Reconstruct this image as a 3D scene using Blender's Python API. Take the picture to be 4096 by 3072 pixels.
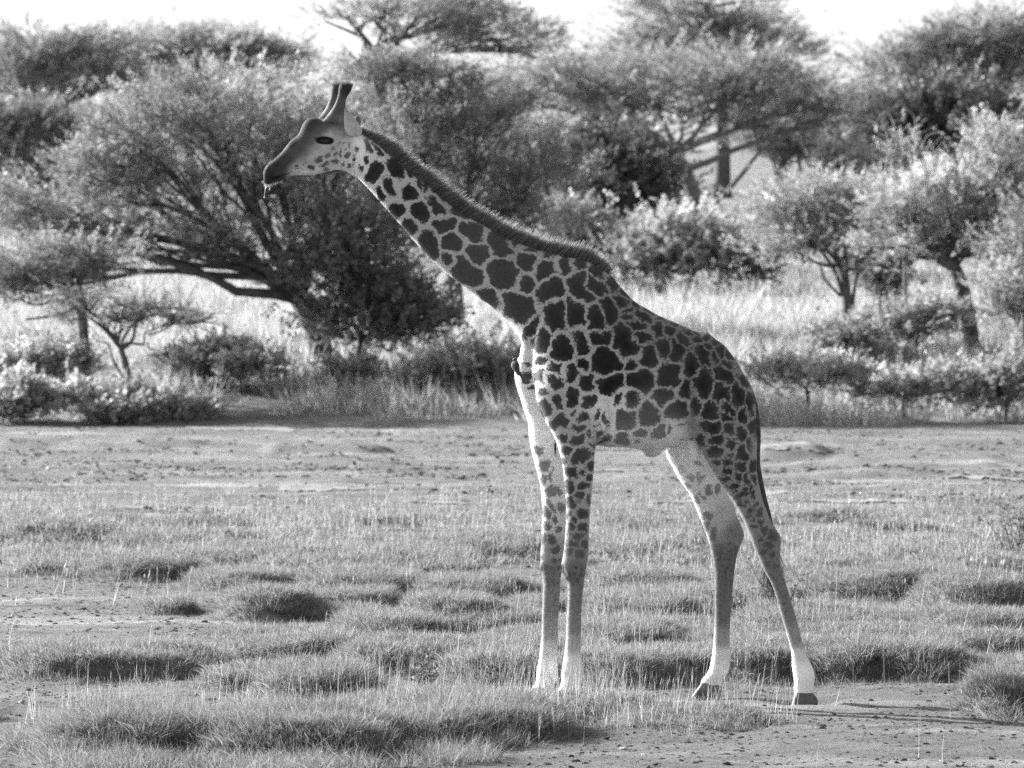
import bpy, math, random
import numpy as np
from mathutils import Vector

for o in list(bpy.data.objects):
    bpy.data.objects.remove(o, do_unlink=True)
SC = bpy.context.scene
COL = SC.collection
R = np.random.default_rng(11)
random.seed(5)

# ------------------------------------------------------------------ camera
FPX = 5120.0            # focal length in pixels of the 1024 px wide picture
CAMH = 2.56             # eye height (standing in an open safari car)
D0 = 32.0               # distance to the giraffe
HORIZON = 290.0         # picture row of the horizon (of 768)
PITCH = math.atan((384.0 - HORIZON) / FPX)
cd = bpy.data.cameras.new('camera')
cam = bpy.data.objects.new('camera', cd)
COL.objects.link(cam)
cd.sensor_width = 36.0
cd.lens = 36.0 * FPX / 1024.0
cam.location = (0.0, -D0, CAMH)
cam.rotation_euler = (math.pi / 2 - PITCH, 0.0, 0.0)
cd.clip_start = 0.5
cd.clip_end = 3000.0
cd.dof.use_dof = True
cd.dof.focus_distance = D0
cd.dof.aperture_fstop = 5.6
SC.camera = cam

# ------------------------------------------------------------------ sky and sun
SUN_AZ = math.radians(-54.0)     # from +Y (away from the camera), negative = to the left
SUN_EL = math.radians(22.0)
sdir = Vector((math.sin(SUN_AZ) * math.cos(SUN_EL), math.cos(SUN_AZ) * math.cos(SUN_EL), math.sin(SUN_EL)))
w = bpy.data.worlds.new('World')
SC.world = w
w.use_nodes = True
nt = w.node_tree
nt.nodes.clear()
sky = nt.nodes.new('ShaderNodeTexSky')
sky.sky_type = 'NISHITA'
sky.sun_disc = False
sky.sun_elevation = SUN_EL
sky.sun_rotation = SUN_AZ
sky.dust_density = 3.0
bwn = nt.nodes.new('ShaderNodeRGBToBW')
bg = nt.nodes.new('ShaderNodeBackground')
bg.inputs['Strength'].default_value = 0.105
wo = nt.nodes.new('ShaderNodeOutputWorld')
nt.links.new(sky.outputs[0], bwn.inputs[0])
nt.links.new(bwn.outputs[0], bg.inputs['Color'])
nt.links.new(bg.outputs[0], wo.inputs['Surface'])
sl = bpy.data.lights.new('sun', 'SUN')
sl.energy = 5.0
sl.angle = math.radians(0.6)
so = bpy.data.objects.new('sun', sl)
COL.objects.link(so)
so.rotation_euler = sdir.to_track_quat('Z', 'Y').to_euler()
SC.view_settings.view_transform = 'Standard'
SC.view_settings.look = 'None'
SC.view_settings.gamma = 1.0
SC.view_settings.exposure = 1.55
SC.render.engine = 'CYCLES'
SC.cycles.use_denoising = False
SC.cycles.max_bounces = 5
SC.cycles.diffuse_bounces = 2
SC.cycles.transmission_bounces = 3
SC.cycles.transparent_max_bounces = 4
SC.cycles.use_adaptive_sampling = False

# ------------------------------------------------------------------ pixels to places
_cp, _sp = math.cos(PITCH), math.sin(PITCH)

def unproj(px, py, y=0.0):
    """point at world depth y seen at pixel (px, py) of the 1024x768 picture"""
    u = (np.asarray(px, float) - 512.0) / FPX
    v = (384.0 - np.asarray(py, float)) / FPX
    dy = _cp + v * _sp
    dz = -_sp + v * _cp
    t = (np.asarray(y, float) + D0) / dy
    return np.stack([u * t, np.broadcast_to(np.asarray(y, float), np.shape(t)) + 0 * t, CAMH + dz * t], -1)

def project(P):
    P = np.asarray(P, float)
    dx, dy, dz = P[..., 0], P[..., 1] + D0, P[..., 2] - CAMH
    f = dy * _cp - dz * _sp
    up = dy * _sp + dz * _cp
    return 512.0 + FPX * dx / f, 384.0 - FPX * up / f

def on_ground(px, py):
    """where the ray of a pixel meets the level ground z = 0"""
    u = (np.asarray(px, float) - 512.0) / FPX
    v = (384.0 - np.asarray(py, float)) / FPX
    dy = _cp + v * _sp
    dz = -_sp + v * _cp
    t = -CAMH / dz
    return u * t, dy * t - D0

SF = 1024.0 / 2212.0      # the 2212 px wide view used for measuring

# ------------------------------------------------------------------ helpers
def mesh_np(name, V, F4=None, F3=None, attrs=None, smooth=False, mat=None):
    V = np.asarray(V, np.float32)
    me = bpy.data.meshes.new(name)
    n4 = 0 if F4 is None else len(F4)
    n3 = 0 if F3 is None else len(F3)
    parts = []
    if n4: parts.append(np.asarray(F4, np.int32).ravel())
    if n3: parts.append(np.asarray(F3, np.int32).ravel())
    loops = np.concatenate(parts) if parts else np.zeros(0, np.int32)
    starts = np.concatenate([np.arange(n4) * 4, n4 * 4 + np.arange(n3) * 3]).astype(np.int32)
    me.vertices.add(len(V)); me.vertices.foreach_set('co', V.ravel())
    me.loops.add(len(loops)); me.loops.foreach_set('vertex_index', loops)
    me.polygons.add(n4 + n3); me.polygons.foreach_set('loop_start', starts)
    me.polygons.foreach_set('use_smooth', np.full(n4 + n3, smooth, bool))
    me.update(calc_edges=True)
    for k, a in (attrs or {}).items():
        at = me.attributes.new(k, 'FLOAT', 'POINT')
        at.data.foreach_set('value', np.asarray(a, np.float32))
    if mat: me.materials.append(mat)
    return me

def link(name, me, parent=None, label=None, cat=None, group=None, kind=None, loc=None):
    o = bpy.data.objects.new(name, me)
    COL.objects.link(o)
    if parent: o.parent = parent
    if label: o['label'] = label
    if cat: o['category'] = cat
    if group: o['group'] = group
    if kind: o['kind'] = kind
    if loc is not None: o.location = loc
    return o

def unit(v):
    return v / np.maximum(np.linalg.norm(v, axis=-1, keepdims=True), 1e-9)

class Geo:
    def __init__(self):
        self.V, self.F4, self.F3, self.n, self.A = [], [], [], 0, {}
    def add(self, V, F4=None, F3=None, **attrs):
        V = np.asarray(V, float)
        self.V.append(V)
        if F4 is not None and len(F4): self.F4.append(np.asarray(F4) + self.n)
        if F3 is not None and len(F3): self.F3.append(np.asarray(F3) + self.n)
        for k, a in attrs.items():
            self.A.setdefault(k, []).append(np.broadcast_to(np.asarray(a, float), (len(V),)))
        self.n += len(V)
    def tube(self, P, rad, n=6, cap=True, **attrs):
        P = np.asarray(P, float); rad = np.broadcast_to(np.asarray(rad, float), (len(P),))
        T = unit(np.gradient(P, axis=0))
        ref = np.array([0.31, 0.87, 0.17])
        N = unit(np.cross(T, ref)); B = np.cross(T, N)
        a = np.arange(n) * 2 * math.pi / n
        V = P[:, None, :] + rad[:, None, None] * (np.cos(a)[None, :, None] * N[:, None, :] + np.sin(a)[None, :, None] * B[:, None, :])
        V = V.reshape(-1, 3); m = len(P)
        i, j = np.meshgrid(np.arange(m - 1), np.arange(n), indexing='ij')
        a0 = i * n + j; a1 = i * n + (j + 1) % n
        F4 = np.stack([a0, a1, a1 + n, a0 + n], -1).reshape(-1, 4)
        F3 = None
        if cap:
            V = np.vstack([V, P[0], P[-1]]); c0 = m * n; j = np.arange(n)
            F3 = np.vstack([np.stack([np.full(n, c0), (j + 1) % n, j], -1),
                            np.stack([np.full(n, c0 + 1), (m - 1) * n + j, (m - 1) * n + (j + 1) % n], -1)])
        self.add(V, F4, F3, **attrs)
    def loft(self, C, A1, A2, n=28, egg=None, power=2.0):
        """rings: centre + cos*A1 + sin*A2"""
        C, A1, A2 = (np.asarray(q, float) for q in (C, A1, A2))
        a = np.arange(n) * 2 * math.pi / n
        ca, sa = np.cos(a), np.sin(a)
        e = 2.0 / power
        cs = np.sign(ca) * np.abs(ca) ** e; sn = np.sign(sa) * np.abs(sa) ** e
        m = len(C)
        if egg is not None:
            eg = np.broadcast_to(np.asarray(egg, float), (m,))
            wid = sn[None, :] * (1 - eg[:, None] * cs[None, :])
        else:
            wid = np.broadcast_to(sn[None, :], (m, n))
        V = C[:, None, :] + cs[None, :, None] * A1[:, None, :] + wid[:, :, None] * A2[:, None, :]
        V = V.reshape(-1, 3)
        i, j = np.meshgrid(np.arange(m - 1), np.arange(n), indexing='ij')
        a0 = i * n + j; a1 = i * n + (j + 1) % n
        F4 = np.stack([a0, a1, a1 + n, a0 + n], -1).reshape(-1, 4)
        V = np.vstack([V, C[0], C[-1]]); c0 = m * n; j = np.arange(n)
        F3 = np.vstack([np.stack([np.full(n, c0), (j + 1) % n, j], -1),
                        np.stack([np.full(n, c0 + 1), (m - 1) * n + j, (m - 1) * n + (j + 1) % n], -1)])
        self.add(V, F4, F3)
    def mesh(self, name, mat=None, smooth=True):
        V = np.vstack(self.V)
        F4 = np.vstack(self.F4) if self.F4 else None
        F3 = np.vstack(self.F3) if self.F3 else None
        return mesh_np(name, V, F4, F3, {k: np.concatenate(v) for k, v in self.A.items()}, smooth, mat)

def catmull(P, k):
    """resample rows of P with k steps per span"""
    P = np.asarray(P, float)
    Q = np.vstack([2 * P[0] - P[1], P, 2 * P[-1] - P[-2]])
    out = []
    for i in range(1, len(Q) - 2):
        p0, p1, p2, p3 = Q[i - 1], Q[i], Q[i + 1], Q[i + 2]
        for t in np.arange(k) / k:
            out.append(0.5 * (2 * p1 + (p2 - p0) * t + (2 * p0 - 5 * p1 + 4 * p2 - p3) * t * t + (3 * p1 - p0 - 3 * p2 + p3) * t ** 3))
    out.append(P[-1])
    return np.array(out)

def _hash(i, j, s):
    h = (i.astype(np.int64) * 374761393 + j.astype(np.int64) * 668265263 + s * 974634777) & 0x7fffffff
    h = ((h ^ (h >> 13)) * 1274126177) & 0x7fffffff
    return ((h ^ (h >> 16)) & 0xffff) / 65535.0

def vnoise(x, y, s=0):
    x = np.asarray(x, float); y = np.asarray(y, float)
    i = np.floor(x); j = np.floor(y); fx = x - i; fy = y - j
    fx = fx * fx * (3 - 2 * fx); fy = fy * fy * (3 - 2 * fy)
    i = i.astype(np.int64); j = j.astype(np.int64)
    a = _hash(i, j, s); b = _hash(i + 1, j, s); c = _hash(i, j + 1, s); d = _hash(i + 1, j + 1, s)
    return (a + (b - a) * fx) * (1 - fy) + (c + (d - c) * fx) * fy

def fbm(x, y, o=3, s=0):
    v = 0; a = 0.5; t = 0
    for k in range(o):
        v = v + a * vnoise(np.asarray(x) * 2 ** k, np.asarray(y) * 2 ** k, s + 7 * k); t += a; a *= 0.5
    return v / t

def sstep(a, b, x):
    t = np.clip((np.asarray(x, float) - a) / (b - a), 0, 1)
    return t * t * (3 - 2 * t)

# ------------------------------------------------------------------ materials (black and white photograph: every colour is a grey)
def new_mat(name):
    m = bpy.data.materials.new(name)
    m.use_nodes = True
    t = m.node_tree
    t.nodes.clear()
    return m, t, t.nodes, t.links

def nd(t, typ, **kw):
    n = t.nodes.new(typ)
    for k, v in kw.items():
        if k == 'inp':
            for kk, vv in v.items(): n.inputs[kk].default_value = vv
        else: setattr(n, k, v)
    return n

def math_n(t, op, a, b=None, c=None, clamp=False):
    n = t.nodes.new('ShaderNodeMath'); n.operation = op; n.use_clamp = clamp
    for i, v in enumerate((a, b, c)):
        if v is None: continue
        if hasattr(v, 'is_linked') or hasattr(v, 'links'): t.links.new(v, n.inputs[i])
        else: n.inputs[i].default_value = v
    return n.outputs[0]

def attr(t, name):
    return nd(t, 'ShaderNodeAttribute', attribute_name=name).outputs['Fac']

def noise_n(t, scale, detail=3, rough=0.6, vec=None, coord='Object'):
    n = nd(t, 'ShaderNodeTexNoise', inp={'Scale': scale, 'Detail': detail, 'Roughness': rough})
    tc = nd(t, 'ShaderNodeTexCoord')
    t.links.new(vec or tc.outputs[coord], n.inputs['Vector'])
    return n.outputs['Fac']

def ramp(t, v, a, b, lo, hi):
    n = nd(t, 'ShaderNodeMapRange', inp={'From Min': a, 'From Max': b, 'To Min': lo, 'To Max': hi})
    t.links.new(v, n.inputs['Value'])
    return n.outputs[0]

def finish(t, shader):
    o = t.nodes.new('ShaderNodeOutputMaterial')
    t.links.new(shader, o.inputs['Surface'])

def mat_plain(name, base, rough=0.8, var=0.3, scale=20.0, bump=0.0, bscale=60.0, spec=0.3):
    m, t, N, L = new_mat(name)
    p = nd(t, 'ShaderNodeBsdfPrincipled', inp={'Roughness': rough, 'Specular IOR Level': spec})
    v = ramp(t, noise_n(t, scale), 0.3, 0.7, base * (1 - var), base * (1 + var))
    L.new(v, p.inputs['Base Color'])
    if bump:
        b = nd(t, 'ShaderNodeBump', inp={'Strength': bump, 'Distance': 0.02})
        L.new(noise_n(t, bscale, 5, 0.7), b.inputs['Height']); L.new(b.outputs[0], p.inputs['Normal'])
    finish(t, p.outputs[0])
    return m

def mat_leaf(name, base, trans=0.4, var=0.35, rough=0.6, attr_name=None):
    """thin leaf or grass blade: diffuse + light shining through"""
    m, t, N, L = new_mat(name)
    a = attr(t, 'tone')
    v = math_n(t, 'MULTIPLY', a, base)
    d = nd(t, 'ShaderNodeBsdfDiffuse'); L.new(v, d.inputs['Color'])
    tr = nd(t, 'ShaderNodeBsdfTranslucent'); L.new(v, tr.inputs['Color'])
    mx = nd(t, 'ShaderNodeMixShader', inp={'Fac': trans})
    L.new(d.outputs[0], mx.inputs[1]); L.new(tr.outputs[0], mx.inputs[2])
    g = nd(t, 'ShaderNodeBsdfGlossy', inp={'Roughness': 0.5, 'Color': (0.9, 0.9, 0.9, 1)})
    m2 = nd(t, 'ShaderNodeMixShader', inp={'Fac': 0.04})
    L.new(mx.outputs[0], m2.inputs[1]); L.new(g.outputs[0], m2.inputs[2])
    finish(t, m2.outputs[0])
    return m
# ================================================================== GIRAFFE
def sect(rows, k=4):
    """rows: x1,y1,x2,y2 (4096 px picture), half depth, centre depth -> ring centres and axes"""
    Q = catmull(np.array(rows, float), k)
    P1 = unproj(Q[:, 0] / 4, Q[:, 1] / 4, Q[:, 5]); P2 = unproj(Q[:, 2] / 4, Q[:, 3] / 4, Q[:, 5])
    C = (P1 + P2) / 2; A1 = (P1 - P2) / 2
    A2 = np.zeros_like(A1); A2[:, 1] = Q[:, 4]
    return C, A1, A2, Q

TRUNK = [  # top x,y, bottom x,y, half width, centre
    (1432, 520, 1372, 668, .072, 0), (1486, 556, 1424, 706, .080, 0), (1553, 609, 1484, 765, .092, 0), (1628, 679, 1536, 824, .105, 0),
    (1728, 753, 1612, 911, .118, 0), (1830, 838, 1694, 1006, .132, 0), (1940, 903, 1784, 1090, .15, 0), (2042, 957, 1874, 1160, .168, 0),
    (2151, 997, 1979, 1237, .19, 0), (2259, 1024, 2056, 1318, .215, 0), (2346, 1044, 2100, 1400, .25, 0), (2435, 1093, 2132, 1530, .30, 0),
    (2497, 1163, 2190, 1690, .335, 0), (2562, 1222, 2330, 1775, .375, 0), (2655, 1270, 2480, 1788, .405, 0), (2764, 1318, 2620, 1802, .40, 0),
    (2842, 1349, 2730, 1768, .37, 0), (2900, 1384, 2820, 1760, .335, 0), (2956, 1466, 2890, 1780, .285, 0), (2998, 1536, 2960, 1770, .21, 0), (3018, 1598, 3003, 1700, .10, 0)]
HEAD = [
    (1053, 700, 1057, 733, .022, 0), (1055, 680, 1070, 738, .040, 0), (1070, 658, 1098, 729, .052, 0), (1099, 634, 1136, 719, .056, 0), (1128, 606, 1162, 704, .056, 0),
    (1162, 563, 1200, 701, .060, 0), (1192, 538, 1248, 700, .070, 0), (1208, 502, 1280, 694, .080, 0), (1224, 480, 1305, 688, .088, 0), (1250, 470, 1335, 681, .092, 0),
    (1290, 477, 1362, 680, .092, 0), (1345, 486, 1392, 690, .090, 0), (1400, 502, 1420, 705, .080, 0), (1440, 535, 1440, 690, .055, 0)]
HORN = [(1296, 486, 1388, 500, .040, -.05), (1314, 461, 1384, 462, .034, -.055), (1335, 430, 1380, 430, .029, -.06), (1347, 402, 1381, 402, .026, -.064),
        (1355, 376, 1392, 378, .028, -.068), (1358, 352, 1404, 358, .033, -.070), (1364, 336, 1404, 342, .028, -.071), (1376, 329, 1396, 332, .012, -.072)]
FORE_N = [(2300, 1240, 2420, 1290, .05, -.20), (2215, 1340, 2425, 1390, .11, -.20), (2155, 1460, 2415, 1500, .15, -.19), (2140, 1560, 2405, 1590, .155, -.19),
    (2160, 1650, 2398, 1670, .145, -.20), (2214, 1741, 2390, 1752, .12, -.20), (2235, 1794, 2382, 1800, .102, -.20), (2250, 1864, 2376, 1864, .092, -.20), (2259, 1953, 2369, 1953, .08, -.20),
    (2266, 2041, 2361, 2041, .07, -.20), (2262, 2129, 2356, 2129, .066, -.20), (2253, 2217, 2353, 2217, .07, -.20), (2244, 2264, 2346, 2264, .072, -.20), (2250, 2300, 2341, 2299, .066, -.20),
    (2267, 2325, 2337, 2323, .055, -.20), (2271, 2364, 2332, 2364, .048, -.20), (2269, 2430, 2327, 2430, .044, -.20), (2266, 2500, 2325, 2500, .043, -.20), (2262, 2575, 2323, 2575, .045, -.20),
    (2255, 2638, 2326, 2638, .05, -.20), (2246, 2689, 2330, 2689, .057, -.20), (2245, 2730, 2327, 2726, .056, -.20), (2228, 2768, 2312, 2760, .058, -.20), (2216, 2792, 2312, 2786, .062, -.20)]
FORE_F = [(2190, 1310, 2400, 1360, .08, .17), (2125, 1370, 2380, 1430, .12, .18), (2086, 1415, 2360, 1490, .14, .19), (2060, 1462, 2340, 1550, .15, .19), (2060, 1515, 2330, 1610, .15, .19), (2082, 1590, 2330, 1660, .14, .20), (2115, 1700, 2300, 1741, .12, .20),
    (2120, 1765, 2285, 1794, .105, .20), (2135, 1835, 2275, 1850, .095, .20), (2150, 1894, 2270, 1900, .085, .20), (2165, 1964, 2268, 1964, .078, .20),
    (2169, 2041, 2264, 2041, .07, .20), (2167, 2129, 2260, 2129, .066, .20), (2162, 2217, 2257, 2217, .07, .20), (2160, 2258, 2252, 2258, .072, .20), (2167, 2296, 2246, 2296, .066, .20),
    (2173, 2335, 2240, 2335, .055, .20), (2171, 2378, 2240, 2378, .048, .20), (2168, 2454, 2234, 2454, .044, .20), (2166, 2543, 2231, 2543, .044, .20),
    (2156, 2638, 2230, 2638, .05, .20), (2147, 2689, 2231, 2700, .057, .20), (2144, 2725, 2226, 2725, .056, .20), (2128, 2752, 2214, 2750, .058, .20), (2116, 2776, 2214, 2772, .062, .20)]
HIND_N = [(2830, 1440, 2950, 1470, .06, -.17), (2790, 1500, 2990, 1530, .13, -.19), (2768, 1590, 3015, 1590, .17, -.19), (2766, 1680, 3024, 1650, .165, -.19), (2780, 1750, 3027, 1725, .145, -.19), (2811, 1817, 3026, 1825, .125, -.20),
    (2846, 1876, 3028, 1885, .11, -.20), (2882, 1935, 3036, 1936, .098, -.20), (2923, 1994, 3058, 2011, .086, -.21), (2964, 2064, 3087, 2086, .074, -.22), (2993, 2129, 3122, 2146, .068, -.22),
    (3010, 2175, 3123, 2185, .062, -.22), (3026, 2212, 3120, 2222, .056, -.22), (3054, 2278, 3125, 2280, .05, -.22), (3081, 2325, 3140, 2324, .046, -.22), (3101, 2378, 3156, 2376, .043, -.22), (3133, 2492, 3190, 2490, .042, -.23),
    (3165, 2606, 3219, 2602, .045, -.23), (3168, 2665, 3249, 2667, .053, -.23), (3176, 2715, 3260, 2708, .057, -.23), (3176, 2755, 3254, 2750, .054, -.23), (3178, 2782, 3262, 2784, .056, -.23)]
HIND_F = [(2800, 1480, 2960, 1500, .10, .18), (2740, 1620, 2990, 1620, .16, .19), (2690, 1740, 2975, 1740, .14, .19), (2664, 1812, 2960, 1812, .12, .19), (2688, 1864, 2945, 1870, .105, .20),
    (2717, 1917, 2938, 1930, .095, .20), (2758, 1976, 2934, 1990, .085, .20), (2788, 2041, 2942, 2050, .078, .20), (2817, 2117, 2972, 2118, .07, .20), (2832, 2160, 2975, 2152, .066, .20), (2843, 2200, 2954, 2200, .06, .20),
    (2852, 2250, 2942, 2254, .053, .20), (2858, 2305, 2935, 2310, .048, .20), (2858, 2400, 2927, 2400, .044, .20), (2858, 2482, 2921, 2482, .043, .20), (2854, 2560, 2919, 2560, .045, .20),
    (2848, 2625, 2923, 2630, .052, .20), (2834, 2685, 2912, 2690, .055, .20), (2806, 2722, 2894, 2716, .052, .20), (2800, 2752, 2888, 2756, .054, .20)]
SHEATH = [(2560, 1770, 2640, 1770, .05, 0), (2568, 1800, 2652, 1806, .045, 0), (2576, 1816, 2636, 1820, .030, 0), (2586, 1828, 2616, 1832, .014, 0)]
SACK = [(2752, 1720, 2800, 1730, .05, -.03), (2748, 1770, 2802, 1780, .055, -.03), (2760, 1810, 2806, 1815, .05, -.03), (2776, 1838, 2802, 1840, .025, -.03)]
# folds of the breast and muscles of the flank
BREAST = [(2085, 1330, 2190, 1300, .08, -.06), (2082, 1400, 2200, 1400, .10, -.05), (2080, 1450, 2190, 1480, .09, -.02)]
BROW_N = [(1268, 540, 1290, 560, .012, -.082), (1280, 532, 1300, 552, .016, -.086), (1300, 532, 1312, 550, .017, -.088), (1325, 540, 1330, 556, .012, -.086)]
CHEEK = [(1240, 610, 1250, 660, .02, -.045), (1300, 590, 1320, 660, .03, -.06), (1370, 590, 1385, 660, .03, -.06)]

G = Geo()
C, A1, A2, Q = sect(TRUNK, 5)
m = len(C); s = np.linspace(0, 1, m)
G.loft(C, A1, A2, 44, egg=np.interp(s, [0, .4, .5, .75, 1], [.05, .12, .28, .20, 0.05]), power=2.15)
C, A1, A2, Q = sect(HEAD, 5)
G.loft(C, A1, A2, 36, egg=np.linspace(.1, -.12, len(C)), power=2.3)
C, A1, A2, Q = sect(HORN, 4); G.loft(C, A1 * 1.16, A2 * 1.16, 20)
HF = [(a - 30, b + 3, c - 34, d + 3, wq, -yq) for a, b, c, d, wq, yq in HORN]
C, A1, A2, Q = sect(HF, 4); G.loft(C, A1 * 1.16, A2 * 1.16, 20)
LEGS = {}
for nm, rows in (('fn', FORE_N), ('ff', FORE_F), ('hn', HIND_N), ('hf', HIND_F)):
    C, A1, A2, Q = sect(rows, 4); G.loft(C, A1, A2, 28, power=2.1)
    LEGS[nm] = C[:, [0, 2]]
for rows in (SHEATH, SACK, BREAST):
    C, A1, A2, Q = sect(rows, 4); G.loft(C, A1, A2, 20)
for rows in (BROW_N, CHEEK):
    for sg in (1, -1):
        C, A1, A2, Q = sect([(a, b, c, d, wq, yq * sg) for a, b, c, d, wq, yq in rows], 4); G.loft(C, A1, A2, 16)
raw = G.mesh('giraffe_raw')
tmp = bpy.data.objects.new('tmp', raw); COL.objects.link(tmp)
md = tmp.modifiers.new('r', 'REMESH'); md.mode = 'VOXEL'; md.voxel_size = 0.0095; md.adaptivity = 0.0
dg = bpy.context.evaluated_depsgraph_get()
ev = bpy.data.meshes.new_from_object(tmp.evaluated_get(dg))
bpy.data.objects.remove(tmp)
nv = len(ev.vertices)
BV = np.empty(nv * 3, np.float32); ev.vertices.foreach_get('co', BV); BV = BV.reshape(-1, 3).astype(float)
lt = np.empty(len(ev.polygons), np.int32); ev.polygons.foreach_get('loop_total', lt)
lv = np.empty(len(ev.loops), np.int32); ev.loops.foreach_get('vertex_index', lv)
BF = lv.reshape(-1, 4) if (lt == 4).all() else None
ed = np.empty(len(ev.edges) * 2, np.int32); ev.edges.foreach_get('vertices', ed); ed = ed.reshape(-1, 2)
deg = np.bincount(ed.ravel(), minlength=nv)[:, None].astype(float)
def lap(X):
    S = np.zeros_like(X)
    for k in range(X.shape[1]):
        S[:, k] = np.bincount(ed[:, 0], X[ed[:, 1], k], nv) + np.bincount(ed[:, 1], X[ed[:, 0], k], nv)
    return S / deg - X
for it in range(9):
    BV = BV + 0.6 * lap(BV); BV = BV - 0.56 * lap(BV)

def normals(V, F):
    n = np.cross(V[F[:, 2]] - V[F[:, 0]], V[F[:, 3]] - V[F[:, 1]])
    out = np.zeros_like(V)
    for k in range(4):
        for c in range(3): out[:, c] += np.bincount(F[:, k], n[:, c], len(V))
    return unit(out)
BN = normals(BV, BF)

# fine relief: shoulder blade, elbow fold, flank fold, wrinkles (a groove = (points in 4096 px), depth, width px)
gpx, gpy = project(BV); gpx = gpx * 4; gpy = gpy * 4
def seg_dist(px, py, pts):
    d = np.full(len(px), 1e9)
    for (x1, y1), (x2, y2) in zip(pts[:-1], pts[1:]):
        vx, vy = x2 - x1, y2 - y1
        t = np.clip(((px - x1) * vx + (py - y1) * vy) / (vx * vx + vy * vy), 0, 1)
        d = np.minimum(d, np.hypot(px - x1 - t * vx, py - y1 - t * vy))
    return d
near = BN[:, 1] < 0.2
for pts, dep, wd in (([(2400, 1200), (2330, 1380), (2250, 1560)], -.018, 45), ([(2310, 2380), (2308, 2480), (2304, 2600)], .010, 7), ([(3128, 2340), (3158, 2450), (3196, 2570)], .010, 7), ([(2903, 2270), (2902, 2400), (2900, 2570)], .010, 8), ([(2218, 2370), (2213, 2480), (2210, 2600)], .010, 7), ([(2285, 1800), (2300, 1950), (2310, 2150)], .010, 16), ([(2930, 1950), (3020, 2080), (3080, 2150)], .012, 14), ([(2860, 2000), (2900, 2100), (2940, 2160)], .012, 14), ([(2540, 1420), (2530, 1560), (2500, 1700)], .008, 16), ([(2600, 1420), (2600, 1560), (2570, 1700)], .008, 16), ([(2660, 1440), (2665, 1560), (2640, 1700)], .007, 16), ([(2880, 1480), (2850, 1600), (2870, 1720)], -.014, 40), ([(1750, 900), (1950, 1080), (2080, 1220)], .010, 30), ([(2110, 1380), (2130, 1330), (2150, 1270)], .03, 16), ([(2425, 1610), (2440, 1670), (2430, 1720), (2400, 1770)], .022, 12), ([(2770, 1480), (2776, 1570), (2772, 1640), (2765, 1720)], .025, 10),
                     ([(2120, 1390), (2110, 1480), (2125, 1600), (2180, 1720)], .02, 16), ([(2780, 1420), (2800, 1380), (2820, 1350)], -.02, 30), ([(2450, 1330), (2440, 1450), (2430, 1560)], -.015, 40), ([(2480, 1380), (2500, 1500), (2520, 1600)], .010, 30),
                     ([(3040, 1960), (3080, 2060), (3105, 2120)], .012, 9), ([(2245, 2268), (2262, 2300)], .010, 7), ([(1156, 700), (1175, 676), (1200, 674), (1228, 684)], .006, 5), ([(1086, 715), (1110, 710), (1150, 700)], .010, 5),
                     ([(1380, 560), (1392, 620), (1385, 665)], .006, 10), ([(1418, 570), (1422, 640), (1440, 700)], .006, 8), ([(1165, 640), (1140, 655), (1110, 660)], .003, 4)):
    d = seg_dist(gpx, gpy, pts)
    k = np.exp(-(d / wd) ** 2) * dep * near
    BV = BV - BN * k[:, None]
u_, v_ = gpx / 60.0, gpy / 60.0
BV += BN * ((fbm(u_, v_, 2, 3) - .5) * 0.010 * (gpy < 1850) * (gpx > 1900))[:, None]
BN = normals(BV, BF)
gpx, gpy = project(BV); gpx = gpx * 4; gpy = gpy * 4

# ------------------------------------------------------------ coat
def crop(ox, oy, sc, rows):
    o = []
    for r in rows:
        r = tuple(r) + (0,) * (5 - len(r))
        o.append((ox + r[0] / sc, oy + r[1] / sc, r[2] / sc, r[3] / sc, math.radians(r[4])))
    return o
SEED = crop(950, 250, 2.212, [
    (720, 855, 32, 27), (792, 820, 32, 22, -30), (845, 760, 24, 15, -50), (895, 715, 20, 14, -20), (935, 715, 11, 15), (865, 800, 18, 24, 20), (908, 800, 11, 40), (860, 872, 29, 19, -10), (770, 895, 47, 18, -25),
    (775, 945, 25, 18), (655, 922, 34, 26), (520, 915, 17, 13), (585, 885, 11, 18), (965, 820, 35, 24, -50), (985, 730, 24, 14, 65), (930, 660, 15, 22), (890, 592, 10, 14), (912, 602, 13, 10), (935, 545, 10, 26),
    (880, 550, 7, 12), (885, 635, 10, 8), (1055, 775, 18, 32), (1030, 865, 14, 32), (985, 915, 20, 18), (930, 900, 12, 18), (946, 770, 9, 12), (1092, 932, 20, 30), (1163, 738, 72, 28, 60), (1252, 780, 95, 28, 58),
    (1300, 765, 75, 20, 48), (1145, 858, 38, 27, 80), (1165, 637, 25, 14, 50), (1215, 962, 108, 56, -58), (1405, 935, 112, 62, 55), (1512, 975, 70, 22, 52), (1345, 1095, 95, 40, 75), (1530, 1150, 86, 72, -20), (1622, 1095, 78, 34, 45),
    (1265, 1165, 78, 38, 80), (1412, 1312, 78, 70, -30), (1620, 1332, 82, 88, 0), (1755, 1265, 100, 44, 42), (1782, 1190, 90, 24, 38), (1520, 1455, 76, 70, 60), (1830, 1430, 96, 56, -12), (1960, 1312, 125, 44, 32)])
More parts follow.
